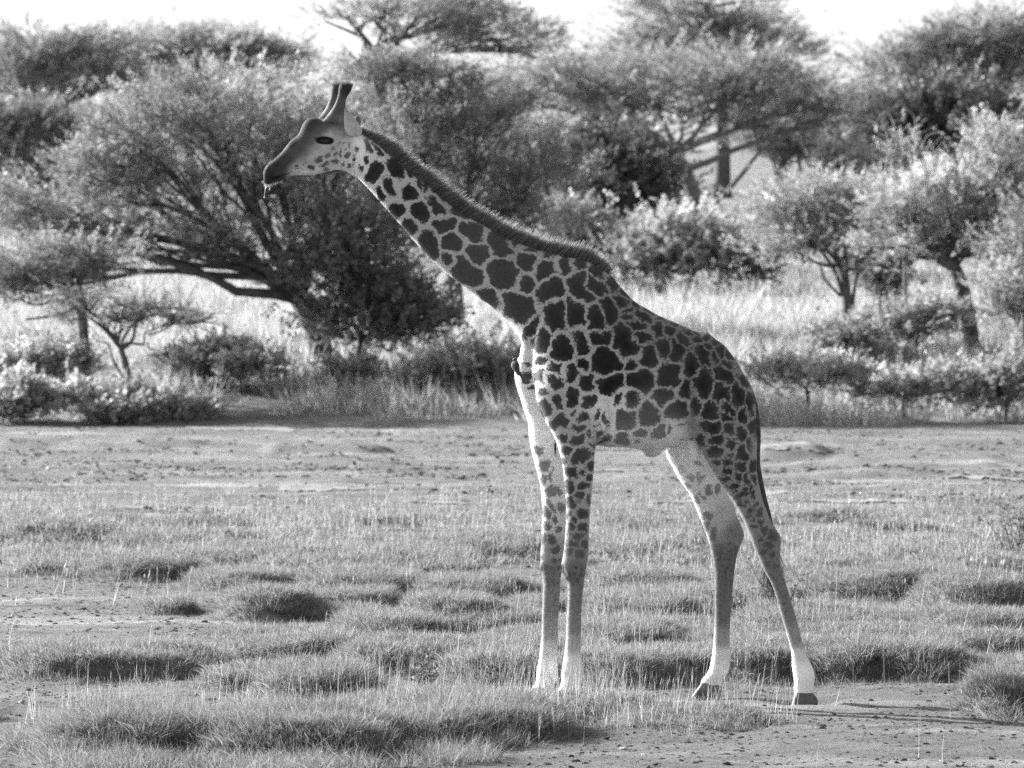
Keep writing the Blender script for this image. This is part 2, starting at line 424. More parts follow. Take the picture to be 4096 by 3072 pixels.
SEED += crop(1500, 650, 1.8433, [
    (395, 612, 108, 72, 72), (570, 590, 78, 70, 20), (720, 512, 95, 68, 25), (535, 712, 38, 42), (680, 805, 122, 82, 38), (765, 690, 84, 74), (935, 812, 112, 104), (922, 612, 102, 60, 45), (1040, 606, 44, 34, 20),
    (1125, 732, 76, 70), (1155, 650, 58, 22, 20), (1285, 690, 52, 24, 10), (1120, 895, 64, 72), (1255, 795, 92, 66, -25), (850, 1015, 98, 56, 58), (1062, 1058, 122, 100, 20), (1300, 945, 126, 84, -35), (1162, 1222, 100, 46, -68),
    (1318, 1138, 92, 112), (1410, 755, 60, 72), (1505, 742, 62, 36), (1630, 800, 85, 44, 42), (1510, 935, 128, 78, 62), (1632, 912, 86, 66, 40), (1752, 892, 76, 54, 50)])
SEED += crop(1950, 900, 1.8433, [
    (655, 645, 112, 74, 82), (798, 700, 100, 66, 80), (895, 622, 104, 76, 62), (975, 560, 82, 38, 45), (1040, 632, 52, 32, 30), (1042, 682, 46, 34, 20), (1100, 745, 80, 38, 10), (1165, 682, 90, 28, 25), (1262, 768, 80, 56, 60),
    (1145, 836, 72, 46, 10), (405, 838, 102, 76, -60), (555, 912, 95, 98), (680, 872, 108, 72, 72), (830, 832, 100, 58), (1012, 868, 148, 84, 68), (1062, 1020, 55, 66), (872, 1005, 118, 104), (1200, 968, 60, 88), (1290, 915, 60, 78), (1392, 918, 60, 80),
    (1350, 788, 58, 40, 40), (1435, 845, 46, 60), (1400, 735, 70, 24, 28), (1290, 690, 70, 22, 28), (1480, 790, 55, 30, 35), (1530, 850, 50, 30, 50), (1570, 795, 48, 24, 30), (1620, 840, 44, 30, 40), (1680, 868, 36, 30, 40), (1210, 640, 60, 20, 28), (1100, 590, 50, 22, 40),
    (1020, 500, 50, 22, 48), (395, 1018, 50, 44), (502, 1062, 66, 46, 18), (620, 1086, 60, 66), (708, 1032, 40, 44), (380, 1112, 38, 52), (500, 1168, 64, 42, 30), (415, 1222, 42, 38), (510, 1300, 42, 56), (425, 1345, 54, 70), (630, 1275, 58, 92),
    (728, 1180, 70, 76), (748, 1295, 50, 80), (640, 1385, 46, 40), (530, 1452, 76, 68), (700, 1420, 46, 40), (800, 1400, 36, 46), (680, 1492, 64, 30), (800, 1472, 38, 24), (905, 1180, 100, 84), (965, 1272, 42, 58), (1130, 1152, 100, 96),
    (1066, 1290, 62, 78), (1330, 1112, 98, 102), (1286, 1272, 88, 72), (1018, 1432, 82, 86), (1192, 1395, 76, 88), (1388, 1375, 92, 82), (1500, 1020, 54, 92), (1455, 1205, 50, 72), (1590, 960, 92, 50, 45), (1590, 1172, 76, 104), (1680, 985, 46, 40, 50),
    (1746, 1100, 74, 68), (1710, 1245, 68, 80), (1838, 1255, 50, 96), (1782, 1030, 46, 44), (1725, 935, 40, 46), (1640, 905, 40, 28, 40), (1790, 950, 30, 50, -20), (1880, 1130, 24, 70, -25), (1850, 1050, 26, 50, -25), (1640, 1372, 64, 68), (1775, 1350, 66, 32, 30), (1760, 1425, 66, 32, 30), (1880, 1420, 40, 72), (1650, 1492, 78, 58),
    (1782, 1502, 46, 52), (1862, 1530, 40, 62), (1592, 1582, 40, 58), (1700, 1592, 62, 46), (1800, 1612, 40, 52), (1925, 1330, 26, 90), (1950, 1500, 24, 80), (1530, 1330, 26, 60), (1120, 1532, 76, 42, -20), (1262, 1530, 48, 46), (990, 1572, 48, 42), (1100, 1595, 30, 24), (1340, 1500, 20, 32), (1420, 1452, 44, 30), (870, 1570, 46, 36),
    (565, 1552, 36, 46), (675, 1582, 46, 52), (760, 1545, 22, 52), (812, 1530, 36, 42), (760, 1622, 32, 30), (860, 1440, 22, 60)])
SEED += crop(2000, 1600, 1.7015, [
    (462, 335, 32, 32), (555, 382, 78, 38, -20), (440, 410, 20, 26), (602, 440, 30, 42), (488, 492, 46, 46), (560, 492, 26, 32), (602, 525, 22, 26), (470, 592, 42, 50), (562, 590, 50, 30), (545, 652, 46, 46), (490, 698, 46, 40), (602, 680, 16, 32),
    (570, 772, 36, 32), (512, 812, 26, 26), (470, 795, 22, 32), (490, 875, 32, 32), (570, 862, 32, 32), (530, 925, 40, 26), (488, 965, 42, 32), (560, 975, 26, 32), (470, 1030, 30, 26), (540, 1040, 34, 26),
    (1380, 270, 36, 42), (1470, 272, 58, 36), (1590, 290, 46, 30), (1470, 350, 52, 34), (1580, 350, 26, 26), (1642, 350, 42, 46), (1702, 290, 20, 46), (1550, 432, 32, 32), (1480, 422, 32, 26), (1640, 462, 42, 30), (1715, 452, 26, 32), (1552, 482, 32, 20),
    (1620, 515, 32, 26), (1680, 532, 26, 32), (1730, 545, 20, 32), (1535, 535, 34, 18), (1595, 575, 38, 20), (1660, 600, 26, 26), (1702, 595, 24, 28), (1640, 645, 40, 18), (1722, 655, 20, 30), (1600, 625, 26, 18), (1690, 690, 26, 20), (1742, 712, 20, 24), (1712, 745, 24, 18),
    (1660, 705, 30, 16), (1770, 765, 20, 28), (1722, 805, 20, 18), (1772, 835, 24, 28), (1692, 795, 20, 14), (1802, 885, 24, 24), (1742, 865, 20, 18), (1860, 915, 30, 40), (1780, 940, 22, 20), (1830, 990, 24, 24), (1790, 1040, 22, 22), (1850, 1060, 22, 26), (1880, 1140, 20, 26), (1830, 1120, 20, 20)])
SEED_FAR = crop(2000, 1600, 1.7015, [
    (300, 452, 36, 50), (258, 350, 26, 34), (358, 622, 52, 28, -10), (350, 722, 55, 20, 52), (296, 542, 20, 42), (318, 772, 36, 50), (372, 818, 22, 40), (320, 862, 30, 40), (402, 872, 30, 24), (360, 942, 30, 36), (415, 722, 20, 30), (345, 510, 14, 40), (300, 960, 24, 40), (380, 1010, 30, 26),
    (1240, 472, 22, 26), (1300, 532, 42, 24, 45), (1360, 532, 20, 32), (1290, 592, 26, 24), (1412, 612, 22, 28), (1382, 642, 18, 30), (1340, 662, 20, 26), (1412, 792, 36, 24), (1400, 852, 20, 42), (1480, 600, 18, 26), (1170, 360, 22, 30), (1215, 385, 18, 34), (1350, 440, 30, 16), (1450, 930, 20, 40), (1440, 1000, 22, 24)])
# mottling of the shanks (small soft spots along each leg)
def along(rows, ys, nper, rad):
    rows = np.array(rows, float); o = []
    for yy in ys:
        x1 = np.interp(yy, rows[:, 1], rows[:, 0]); x2 = np.interp(yy, rows[:, 3], rows[:, 2])
        for q in range(nper):
            o.append((x1 + (x2 - x1) * (q + R.uniform(.2, .8)) / nper, yy + R.uniform(-9, 9), rad * R.uniform(.7, 1.2), rad * R.uniform(.7, 1.3), R.uniform(0, 3)))
    return o
SEED += along(FORE_N[8:], range(2280, 2600, 26), 3, 10) + along(HIND_N[10:], range(2300, 2600, 24), 3, 9)
SEED_FAR += along(FORE_F[8:], range(2240, 2600, 26), 3, 10) + along(HIND_F[8:], range(2190, 2560, 24), 4, 10)
DARKMARK = crop(2000, 1600, 1.7015, [(428, 1150, 10, 34), (284, 1150, 8, 26), (452, 1215, 8, 16), (1300, 262, 10, 5, -20), (1240, 268, 14, 4, -10), (375, 330, 8, 60), (690, 285, 50, 6, -20)]) + crop(950, 250, 2.212, [(772, 690, 84, 36, 3), (690, 670, 26, 9, 30), (270, 938, 48, 12, -58), (440, 845, 70, 2.5, -28), (450, 880, 75, 2.5, -24), (420, 905, 60, 2.5, -28), (350, 905, 40, 2.5, -48), (320, 930, 40, 2.5, -50), (340, 1020, 52, 14, -20), (420, 992, 42, 6, -12), (500, 938, 44, 4, 8), (570, 940, 40, 3, 14), (500, 965, 55, 3, -2), (1036, 930, 3, 90, 4), (1062, 960, 3, 60, -8), (1020, 910, 3, 60, 8)])  # dark skin at eyes and knees, plus crease shade painted at lips and wrinkles

def dedupe(S):
    o = []
    for q in S:
        if all(math.hypot(q[0] - p[0], q[1] - p[1]) > .8 * min(math.sqrt(q[2] * q[3]), math.sqrt(p[2] * p[3])) for p in o): o.append(q)
    return o
SEED = dedupe(SEED); SEED_FAR = dedupe(SEED_FAR)
def field(seeds, px, py):
    d1 = np.full(len(px), 1e9); d2 = d1.copy(); r1 = np.ones(len(px))
    for cx, cy, rx, ry, a in seeds:
        dx = px - cx; dy = py - cy; ca, sa = math.cos(a), math.sin(a)
        u = (dx * ca + dy * sa); v = (-dx * sa + dy * ca)
        rr = math.sqrt(rx * ry)
        q = np.maximum((np.abs(u / rx) ** 2.6 + np.abs(v / ry) ** 2.6), 1e-9) ** (1 / 2.6)
        d = (q - 1) * (0.45 * rr + 0.55 * min(rx, ry))
        c = d < d1
        d2 = np.where(c, d1, np.minimum(d2, d)); d1 = np.where(c, d, d1)
    return d1, d2
wx = (fbm(gpx / 34, gpy / 34, 3, 21) - .5) * 34; wy = (fbm(gpx / 34 + 31, gpy / 34 + 9, 3, 22) - .5) * 34
ww = np.interp(gpx, [1000, 1450, 1700], [.25, .6, 1.0])
wx *= ww; wy *= ww
pxw, pyw = gpx + wx, gpy + wy
# the far flank carries the same kind of coat, shifted
far = BV[:, 1] > 0.0
low = (BV[:, 1] > 0.03) & ((gpy > 1800) | ((gpx < 2230) & (gpy > 1560)))
d1, d2 = field(SEED, np.where(far & (gpx > 1450), pxw + 46, pxw), pyw)
f1, f2 = field(SEED_FAR, pxw, pyw)
d1 = np.where(low, f1, d1); d2 = np.where(low, f2, d2)
def idw(pts, px, py, p=3.0):
    num = np.zeros(len(px)); den = np.zeros(len(px))
    for x, y, v in pts:
        q = 1.0 / (((px - x) ** 2 + (py - y) ** 2) + 200.0) ** (p / 2)
        num += q * v; den += q
    return num / den
# half width of the pale lines in px, per place
gap = .74 * idw([(1300, 620, 3), (1500, 700, 6), (1700, 880, 9), (1900, 1050, 9), (2100, 1150, 8.5), (2300, 1300, 8), (2400, 1500, 8), (2200, 1600, 10), (2300, 1700, 9), (2600, 1500, 7.5), (2700, 1700, 9), (2560, 1300, 5), (2760, 1370, 4.2), (2860, 1420, 4),
           (2900, 1550, 5), (2960, 1600, 4.5), (2900, 1750, 5.5), (2950, 1900, 5), (2300, 1900, 6), (2300, 2200, 5), (3050, 2100, 4), (2450, 1080, 4), (2600, 1260, 4)], gpx, gpy)
fill = idw([(1300, 620, 0), (1500, 700, 2), (1800, 950, 4), (2100, 1150, 12), (2400, 1400, 22), (2700, 1500, 24), (2900, 1500, 26), (2600, 1700, 6), (2500, 1760, 2), (2200, 1600, 4), (2300, 1750, 4), (2950, 1750, 14), (2950, 1950, 6), (2300, 1950, 3), (2300, 2200, 1), (3080, 2200, 1), (2430, 1650, 0), (2150, 1750, 0), (2720, 1760, 0), (2750, 1900, 0), (1400, 560, 0), (1420, 640, 0)], gpx, gpy)
pat = np.minimum(fill - d1, (d2 - d1) * 0.5 - gap)          # > 0 inside a patch, in px
dm, _ = field(DARKMARK, gpx, gpy)
dm = np.where(far, dm, dm)
C1 = lambda x, y, v: (950 + x / 2.212, 250 + y / 2.212, v)
PALE = [C1(560, 580, .028), C1(680, 520, .026), C1(600, 690, .05), C1(520, 790, .075), C1(430, 870, .05), C1(640, 600, .035), C1(720, 620, .05), C1(640, 530, 0.025), C1(560, 640, 0.029), C1(480, 720, 0.032), C1(400, 830, 0.031), C1(340, 900, 0.025), C1(290, 1000, 0.019), C1(240, 960, 0.034), C1(400, 930, 0.034), C1(380, 1015, 0.031), C1(470, 850, 0.048), C1(560, 760, 0.045), C1(600, 800, 0.132), C1(640, 700, 0.102), C1(690, 760, 0.270), C1(600, 880, 0.324), C1(650, 850, 0.414), C1(700, 800, 0.450),
        C1(600, 960, .62), C1(520, 940, .42), C1(520, 980, .5), C1(700, 960, .55), C1(740, 640, .08), C1(820, 640, .5), C1(780, 648, .45), C1(730, 655, .2), C1(770, 600, .09), C1(800, 560, .075), C1(720, 540, .045), C1(860, 520, .07), C1(850, 610, .24), C1(880, 680, .42), C1(760, 750, .45), C1(850, 860, .40), C1(930, 620, .3), C1(920, 520, .20), C1(880, 430, .06), C1(930, 400, .07), C1(930, 330, .075), C1(960, 250, .03), C1(950, 190, .025),
        C1(880, 250, .05), C1(850, 330, .10), C1(800, 430, .2), C1(960, 700, .48), C1(1000, 800, .55), C1(1080, 700, .8), C1(1090, 800, .8), C1(1100, 870, .75), C1(960, 930, .6), C1(1080, 980, .7), C1(880, 940, .6), C1(1180, 860, .6), C1(1180, 1080, .6), C1(1150, 620, .2), C1(1300, 1000, .48), C1(1450, 1100, .42),
        (1700, 880, .40), (1600, 860, .44), (1760, 800, .32), (1900, 1050, .40), (1850, 1120, .46), (2100, 1150, .38), (2050, 1000, .30), (2000, 1240, .5), (2300, 1300, .36), (2400, 1500, .36), (2200, 1600, .42), (2120, 1420, .55), (2150, 1500, .55), (2600, 1500, .31), (2500, 1250, .2), (2650, 1350, .2), (2760, 1360, .17), (2860, 1400, .17),
        (2920, 1480, .19), (2900, 1600, .25), (2980, 1650, .24), (2900, 1750, .27), (2960, 1900, .27), (3000, 2000, .25), (2600, 1650, .42), (2430, 1640, .7), (2440, 1720, .75), (2390, 1780, .4), (2550, 1760, .68), (2700, 1760, .75), (2640, 1790, .7), (2610, 1830, .5), (2780, 1800, .9), (2300, 1750, .42), (2300, 1900, .38), (2310, 2050, .34), (2300, 2200, .24), (2300, 2280, .16), (2300, 2400, .20), (2300, 2500, .24), (2290, 2580, .45), (2280, 2650, .78), (2280, 2760, .85),
        (2180, 1760, .75), (2200, 1850, .68), (2210, 1960, .6), (2210, 2080, .5), (2200, 2200, .25), (2200, 2290, .16), (2200, 2420, .20), (2200, 2530, .26), (2195, 2600, .5), (2190, 2680, .8), (2180, 2750, .85),
        (2760, 1850, .8), (2850, 1900, .75), (2830, 2000, .6), (2880, 2080, .42), (2930, 2130, .2), (2900, 2230, .14), (2890, 2350, .14), (2890, 2470, .15), (2890, 2560, .28), (2885, 2620, .6), (2870, 2690, .75), (2850, 2740, .6),
        (3040, 2090, .24), (3080, 2160, .19), (3080, 2230, .18), (3110, 2330, .18), (3150, 2450, .2), (3185, 2560, .3), (3200, 2620, .6), (3210, 2680, .8), (3215, 2760, .7)]
# colour of the patches and how strongly they stand out
DARK = [(1300, 640, .045), (1700, 900, .020), (2000, 1100, .024), (2300, 1350, .030), (2500, 1500, .026), (2750, 1450, .032), (2900, 1600, .042), (2600, 1700, .05), (2950, 1900, .055), (2300, 1850, .04), (2300, 2200, .07), (2300, 2500, .12), (3100, 2300, .09), (2890, 2350, .09), (2200, 1900, .09), (2200, 2200, .07), (2830, 1950, .12), (2600, 1770, .16), (2700, 1500, .03)]
inner = [(2180, 1760), (2200, 1850), (2210, 1960), (2210, 2080), (2200, 2200), (2200, 2290), (2200, 2420), (2200, 2530), (2195, 2600), (2190, 2680), (2180, 2750), (2760, 1850), (2850, 1900), (2830, 2000), (2880, 2080), (2930, 2130), (2900, 2230), (2890, 2350), (2890, 2470), (2890, 2560), (2885, 2620), (2870, 2690), (2850, 2740), (2780, 1800)]
P_IN = [q for q in PALE if (q[0], q[1]) in inner]
P_OUT = [q for q in PALE if (q[0], q[1]) not in inner] + [(2800, 1700, .30), (2830, 1800, .28), (2880, 1880, .27), (2780, 1620, .3), (2240, 1700, .42), (2250, 1800, .42)]
groin = (BV[:, 1] > -.085) & (gpy > 1740) & (gpx > 2690)
inn = low | groin
pale = 1.25 * np.where(inn, idw(P_IN + [(2640, 1790, .7), (2100, 1600, .6), (2080, 1500, .55)], gpx, gpy, 3.5), idw(P_OUT, gpx, gpy, 3.5))
dark = idw(DARK, gpx, gpy, 3.0)
STR = [(1500, 700, 1), (2400, 1500, 1), (2900, 1600, 1), (2600, 1790, .75), (2300, 2000, .95), (2300, 2250, .75), (2300, 2420, .5), (2290, 2560, .4), (2285, 2640, 0), (2280, 2750, 0), (2200, 1850, .75), (2200, 2150, .8), (2200, 2420, .5), (2190, 2600, .15), (2185, 2700, 0), (2800, 1850, .55), (2830, 1980, .75), (2890, 2150, .6), (2890, 2400, .6), (2890, 2600, .1), (2860, 2700, 0), (3050, 2100, .85), (3110, 2350, .65), (3190, 2560, .35), (3210, 2680, 0), (3215, 2760, 0), (2790, 1800, 0), (1100, 650, 1), (1370, 400, 0)]
SIN = [q for q in STR if q[:2] in [(2200, 1850), (2200, 2150), (2200, 2420), (2190, 2600), (2185, 2700), (2800, 1850), (2830, 1980), (2890, 2150), (2890, 2400), (2890, 2600), (2860, 2700), (2790, 1800)]]
SOUT = [q for q in STR if q not in SIN] + [(2850, 1850, 1), (2950, 1950, 1)]
stren = np.where(inn, idw(SIN, gpx, gpy, 3.5), idw(SOUT, gpx, gpy, 3.5))
ATT = dict(pat=pat, pale=pale, dark=dark, stren=stren, mark=-dm)

def mat_coat(name, hair=False):
    m, t, N, L = new_mat(name)
    n1 = noise_n(t, 260.0, 3, 0.7); n2 = noise_n(t, 60.0, 3, 0.6)
    jag = math_n(t, 'ADD', math_n(t, 'MULTIPLY', math_n(t, 'SUBTRACT', n1, 0.5), 18.0), math_n(t, 'MULTIPLY', math_n(t, 'SUBTRACT', n2, 0.5), 24.0))
    pf = ramp(t, math_n(t, 'ADD', attr(t, 'pat'), jag), -1.5, 2.5, 0.0, 1.0)
    pf = math_n(t, 'MULTIPLY', pf, attr(t, 'stren'))
    var = ramp(t, noise_n(t, 11.0, 4, 0.65), 0.3, 0.7, 0.5, 1.7)
    fine = ramp(t, noise_n(t, 420.0, 2, 0.8), 0.25, 0.75, 0.6, 1.4)
    pa = math_n(t, 'MULTIPLY', attr(t, 'pale'), fine)
    core = ramp(t, attr(t, 'pat'), 0.0, 26.0, 1.15, .5)
    da = math_n(t, 'MULTIPLY', math_n(t, 'MULTIPLY', math_n(t, 'MULTIPLY', attr(t, 'dark'), core), var), fine)
    mx = nd(t, 'ShaderNodeMix', data_type='FLOAT')
    L.new(pf, mx.inputs[0]); L.new(pa, mx.inputs[2]); L.new(da, mx.inputs[3])
    mk = ramp(t, attr(t, 'mark'), -1.5, 3.0, 0.0, 1.0)
    m2 = nd(t, 'ShaderNodeMix', data_type='FLOAT')
    L.new(mk, m2.inputs[0]); L.new(mx.outputs[0], m2.inputs[2]); m2.inputs[3].default_value = 0.012
    p = nd(t, 'ShaderNodeBsdfPrincipled', inp={'Roughness': 0.75, 'Specular IOR Level': 0.12, 'Sheen Weight': 0.08, 'Sheen Roughness': 0.4, 'Sheen Tint': (1, 1, 1, 1)})
    L.new(m2.outputs[0], p.inputs['Base Color'])
    if not hair:
        b = nd(t, 'ShaderNodeBump', inp={'Strength': 0.35, 'Distance': 0.006})
        L.new(noise_n(t, 150.0, 4, 0.7), b.inputs['Height']); L.new(b.outputs[0], p.inputs['Normal'])
        finish(t, p.outputs[0])
    else:
        tr = nd(t, 'ShaderNodeBsdfTranslucent')
        L.new(m2.outputs[0], tr.inputs['Color'])
        mm = nd(t, 'ShaderNodeMixShader', inp={'Fac': 0.35})
        L.new(p.outputs[0], mm.inputs[1]); L.new(tr.outputs[0], mm.inputs[2])
        finish(t, mm.outputs[0])
    return m
M_COAT = mat_coat('giraffe_coat'); M_FUR = mat_coat('giraffe_fur', True)
foot = unproj(2700 / 4, 2790 / 4, 0)
gir = link('giraffe', None, label='tall spotted giraffe standing side-on with lowered neck on the grassy mud', cat='giraffe')
gir.location = (float(foot[0]), 0, 0)
OFF = np.array([float(foot[0]), 0, 0])
body = link('body', mesh_np('body', BV - OFF, BF, None, ATT, True, M_COAT), gir)

# short fur: one sliver per hair
tri_area = np.linalg.norm(np.cross(BV[BF[:, 1]] - BV[BF[:, 0]], BV[BF[:, 3]] - BV[BF[:, 0]]), axis=1)
NH = 150000
fi = R.choice(len(BF), NH, p=tri_area / tri_area.sum())
vi = BF[fi]
uu, vv = R.random(NH), R.random(NH)
wts = np.stack([(1 - uu) * (1 - vv), uu * (1 - vv), uu * vv, (1 - uu) * vv], 1)
root = (BV[vi] * wts[:, :, None]).sum(1); nor = unit((BN[vi] * wts[:, :, None]).sum(1))
hx, hy = project(root); hx *= 4; hy *= 4
flow = np.stack([np.where(hy < 1800, .75, .15), 0 * hx, np.where(hy < 1800, -.55, -1.0)], 1) + R.normal(0, .25, (NH, 3))
flow -= nor * (flow * nor).sum(1, keepdims=True); flow = unit(flow)
hl = 0.011 * R.uniform(.6, 1.4, NH) * np.where(hx < 1450, .55, 1.0)
hd = unit(flow * .85 + nor * R.uniform(.25, .65, NH)[:, None])
side = unit(np.cross(hd, nor)) * (0.0014)
HVx = np.stack([root - side - nor * .002, root + side - nor * .002, root + hd * hl[:, None]], 1).reshape(-1, 3)
idx = np.arange(NH * 3).reshape(-1, 3)
ha = {k: np.repeat((v[vi] * wts).sum(1), 3) for k, v in ATT.items()}
fo = link('fur', mesh_np('fur', HVx - OFF, None, idx, ha, False, M_FUR), gir, kind='stuff')

# strands: thin ribbons of two quads
def strands(roots, dirs, length, width, bend, tone, nseg=2):
    n = len(roots)
    sd = unit(np.cross(dirs, np.array([0.3, 1.0, 0.2]) + R.normal(0, .6, (n, 3))))
    rows = []
    for k in range(nseg + 1):
        t = k / nseg
        c = roots + dirs * (length * t)[:, None] + bend * (length * t * t)[:, None]
        wv = (width * (1 - .85 * t))[:, None] * sd
        rows.append(np.stack([c - wv, c + wv], 1))
    V = np.stack(rows, 1).reshape(-1, 3)
    b = np.arange(n)[:, None] * (2 * (nseg + 1)) + np.arange(nseg)[None, :] * 2
    F = np.stack([b, b + 1, b + 3, b + 2], -1).reshape(-1, 4)
    tn = np.repeat(tone, 2 * (nseg + 1))
    return V, F, tn
M_MANE = mat_leaf('mane_hair', 0.17, 0.55)
def tips_np(sg):
    n = 420
    a = R.random(n) * 6.283; rr = np.sqrt(R.random(n))
    cx = 1386 if sg < 0 else 1353
    rt = unproj((cx + np.cos(a) * rr * 24) / 4, (338 + (cx - 1384) * -.03 + rr ** 2 * 8 + np.abs(np.cos(a)) * 2) / 4, sg * .071 + np.sin(a) * rr * .03)
    return strands(rt, unit(np.stack([np.cos(a) * rr * .45, np.sin(a) * rr * .5, np.ones(n)], 1)), R.uniform(.012, .032, n), np.full(n, .0013), np.zeros((n, 3)), R.uniform(.5, 1.2, n))
for sg in (-1, 1):
    V, F, tn = tips_np(sg)
    link('horn_bristles', mesh_np('horn_bristles', V - OFF, F, None, {'tone': tn}, False, M_MANE), gir, kind='stuff')
topc = catmull(np.array([(a, b) for a, b, *_ in TRUNK[:12]]) , 8)
topc = np.vstack([[(1412, 506)], topc])
ln = np.concatenate([[0], np.cumsum(np.linalg.norm(np.diff(topc, axis=0), axis=1))])
NM = 15000
sv = R.random(NM) * ln[-1] * 0.985
mxp = np.interp(sv, ln, topc[:, 0]); myp = np.interp(sv, ln, topc[:, 1])
tx = np.interp(sv + 12, ln, topc[:, 0]) - np.interp(sv - 12, ln, topc[:, 0]); ty = np.interp(sv + 12, ln, topc[:, 1]) - np.interp(sv - 12, ln, topc[:, 1])
yo = R.normal(0, .013, NM)
mr = unproj(mxp / 4, myp / 4, 0.0) + np.stack([0 * yo, yo, -np.abs(yo) * 1.0 - .018], 1)
tdir = unit(np.stack([tx, 0 * tx, -ty], 1)); up = unit(np.cross(np.array([0, 1.0, 0]), tdir)); up = np.where(up[:, 2:3] < 0, -up, up)
frac = sv / ln[-1]
ml = (0.078 + .018 * fbm(frac * 40, 0 * frac, 2, 4)) * np.interp(frac, [0, .04, .12, .9, 1], [.3, .55, .95, 1, .45]) * R.uniform(.6, 1.18, NM) + .015
md_ = unit(up + tdir * R.normal(.22, .13, NM)[:, None] + np.array([0, 1.0, 0]) * (yo * 9 + R.normal(0, .10, NM))[:, None])
lng = R.random(NM) < .16  # longer hairs toned brighter, painting in the sun caught along the mane edge
ml = np.where(lng, ml * 1.22 + .006, ml)
V, F, tn = strands(mr, md_, ml, np.where(lng, .0014, .0022), tdir * .15, np.where(lng, R.uniform(1.5, 3.5, NM), R.uniform(.5, 1.3, NM)), 2)
link('mane', mesh_np('mane', V - OFF, F, None, {'tone': tn}, False, M_MANE), gir, kind='stuff')

# ears: cupped sheets lofted through their outline (rows of left and right edge, tip to base)
def ear(rows, y0, cup, mat):
    Q = catmull(np.array(rows, float), 3); n = len(Q); k = 9
    Q = np.column_stack([950 + Q[:, 0] / 2.212, 250 + Q[:, 1] / 2.212, 950 + Q[:, 2] / 2.212, 250 + Q[:, 3] / 2.212])
    yv = y0 + np.linspace(-.02, .01, n) * np.sign(-y0)
    P1 = unproj(Q[:, 0] / 4, Q[:, 1] / 4, yv); P2 = unproj(Q[:, 2] / 4, Q[:, 3] / 4, yv)
    ss = np.linspace(0, 1, k)[None, :, None]
    V1 = P1[:, None, :] * (1 - ss) + P2[:, None, :] * ss
    V1[:, :, 1] += cup * np.sin(ss[:, :, 0] * math.pi) * np.linspace(.3, 1, n)[:, None] - cup * .5
    V1 = V1.reshape(-1, 3); V2 = V1 + np.array([0, .008, 0])
    i, j = np.meshgrid(np.arange(n - 1), np.arange(k - 1), indexing='ij')
    a = (i * k + j).ravel(); q = np.stack([a, a + 1, a + 1 + k, a + k], -1)
    g = Geo(); g.add(V1 - OFF, q); g.add(V2 - OFF, q[:, ::-1])
    rim = []
    for ii in range(n - 1):
        rim.append((ii * k, ii * k + k, ii * k + k + n * k, ii * k + n * k)); e = ii * k + k - 1
        rim.append((e, e + k, e + k + n * k, e + n * k))
    g.F4.append(np.array(rim))
    return link('ear', g.mesh('ear', mat, True), gir)
M_EARIN = mat_plain('ear_inner_hair', .62, .9, .18, 60, .2, 120)
M_EARBK = mat_plain('ear_back_hair', .14, .9, .3, 60, .2, 120)
ear([(949, 388, 951, 389), (945, 436, 982, 430), (943, 490, 1034, 488), (943, 550, 1076, 545), (948, 596, 1100, 592), (972, 632, 1098, 624), (1005, 655, 1066, 660)], -.098, .055, M_EARIN)
ear([(1068, 462, 1072, 460), (1040, 478, 1080, 486), (1030, 500, 1090, 520), (1030, 540, 1080, 560)], .10, -.02, M_EARBK)

# eye with lids
def ellipsoid(c, r, n=16, k=20):
    th = np.linspace(0, math.pi, n); ph = np.arange(k) * 2 * math.pi / k
    V = np.stack([np.sin(th)[:, None] * np.cos(ph), np.sin(th)[:, None] * np.sin(ph), np.cos(th)[:, None] + 0 * ph], -1).reshape(-1, 3) * np.asarray(r) + np.asarray(c)
    i, j = np.meshgrid(np.arange(n - 1), np.arange(k), indexing='ij')
    a = i * k + j; b = i * k + (j + 1) % k
    return V, np.stack([a, b, b + k, a + k], -1).reshape(-1, 4)
M_EYE = mat_plain('eye_wet_dark', .004, .04, .1, 20, spec=.6)
M_LASH = mat_leaf('lash_hair', .03, .1)
for sg in (-1, 1):
    exy = unproj(1301 / 4, 563 / 4, sg * .088)
    sel = np.argmin((BV[:, 0] - exy[0]) ** 2 + (BV[:, 2] - exy[2]) ** 2 + 10 * (np.sign(BV[:, 1]) != sg))
    ey = BV[sel, 1]
    g = Geo(); V, F = ellipsoid((exy[0], ey - sg * .006, exy[2]), (.030, .014, .018)); g.add(V - OFF, F)
    e = link('eye', g.mesh('eye', M_EYE), gir)
    n = 90
    rx = R.uniform(-.036, .034, n)
    rr = np.stack([exy[0] + rx, np.full(n, ey + sg * .006), exy[2] + .015 - 9 * rx ** 2 + .002], 1)
    V, F, tn = strands(rr, unit(np.stack([rx * 6 - .3, np.full(n, sg * 1.0), R.uniform(-.5, .1, n)], 1)), R.uniform(.014, .024, n), np.full(n, .0012), np.tile([0, 0, -.4], (n, 1)), np.ones(n))
    link('eyelashes', mesh_np('eyelashes', V - OFF, F, None, {'tone': tn}, False, M_LASH), e)

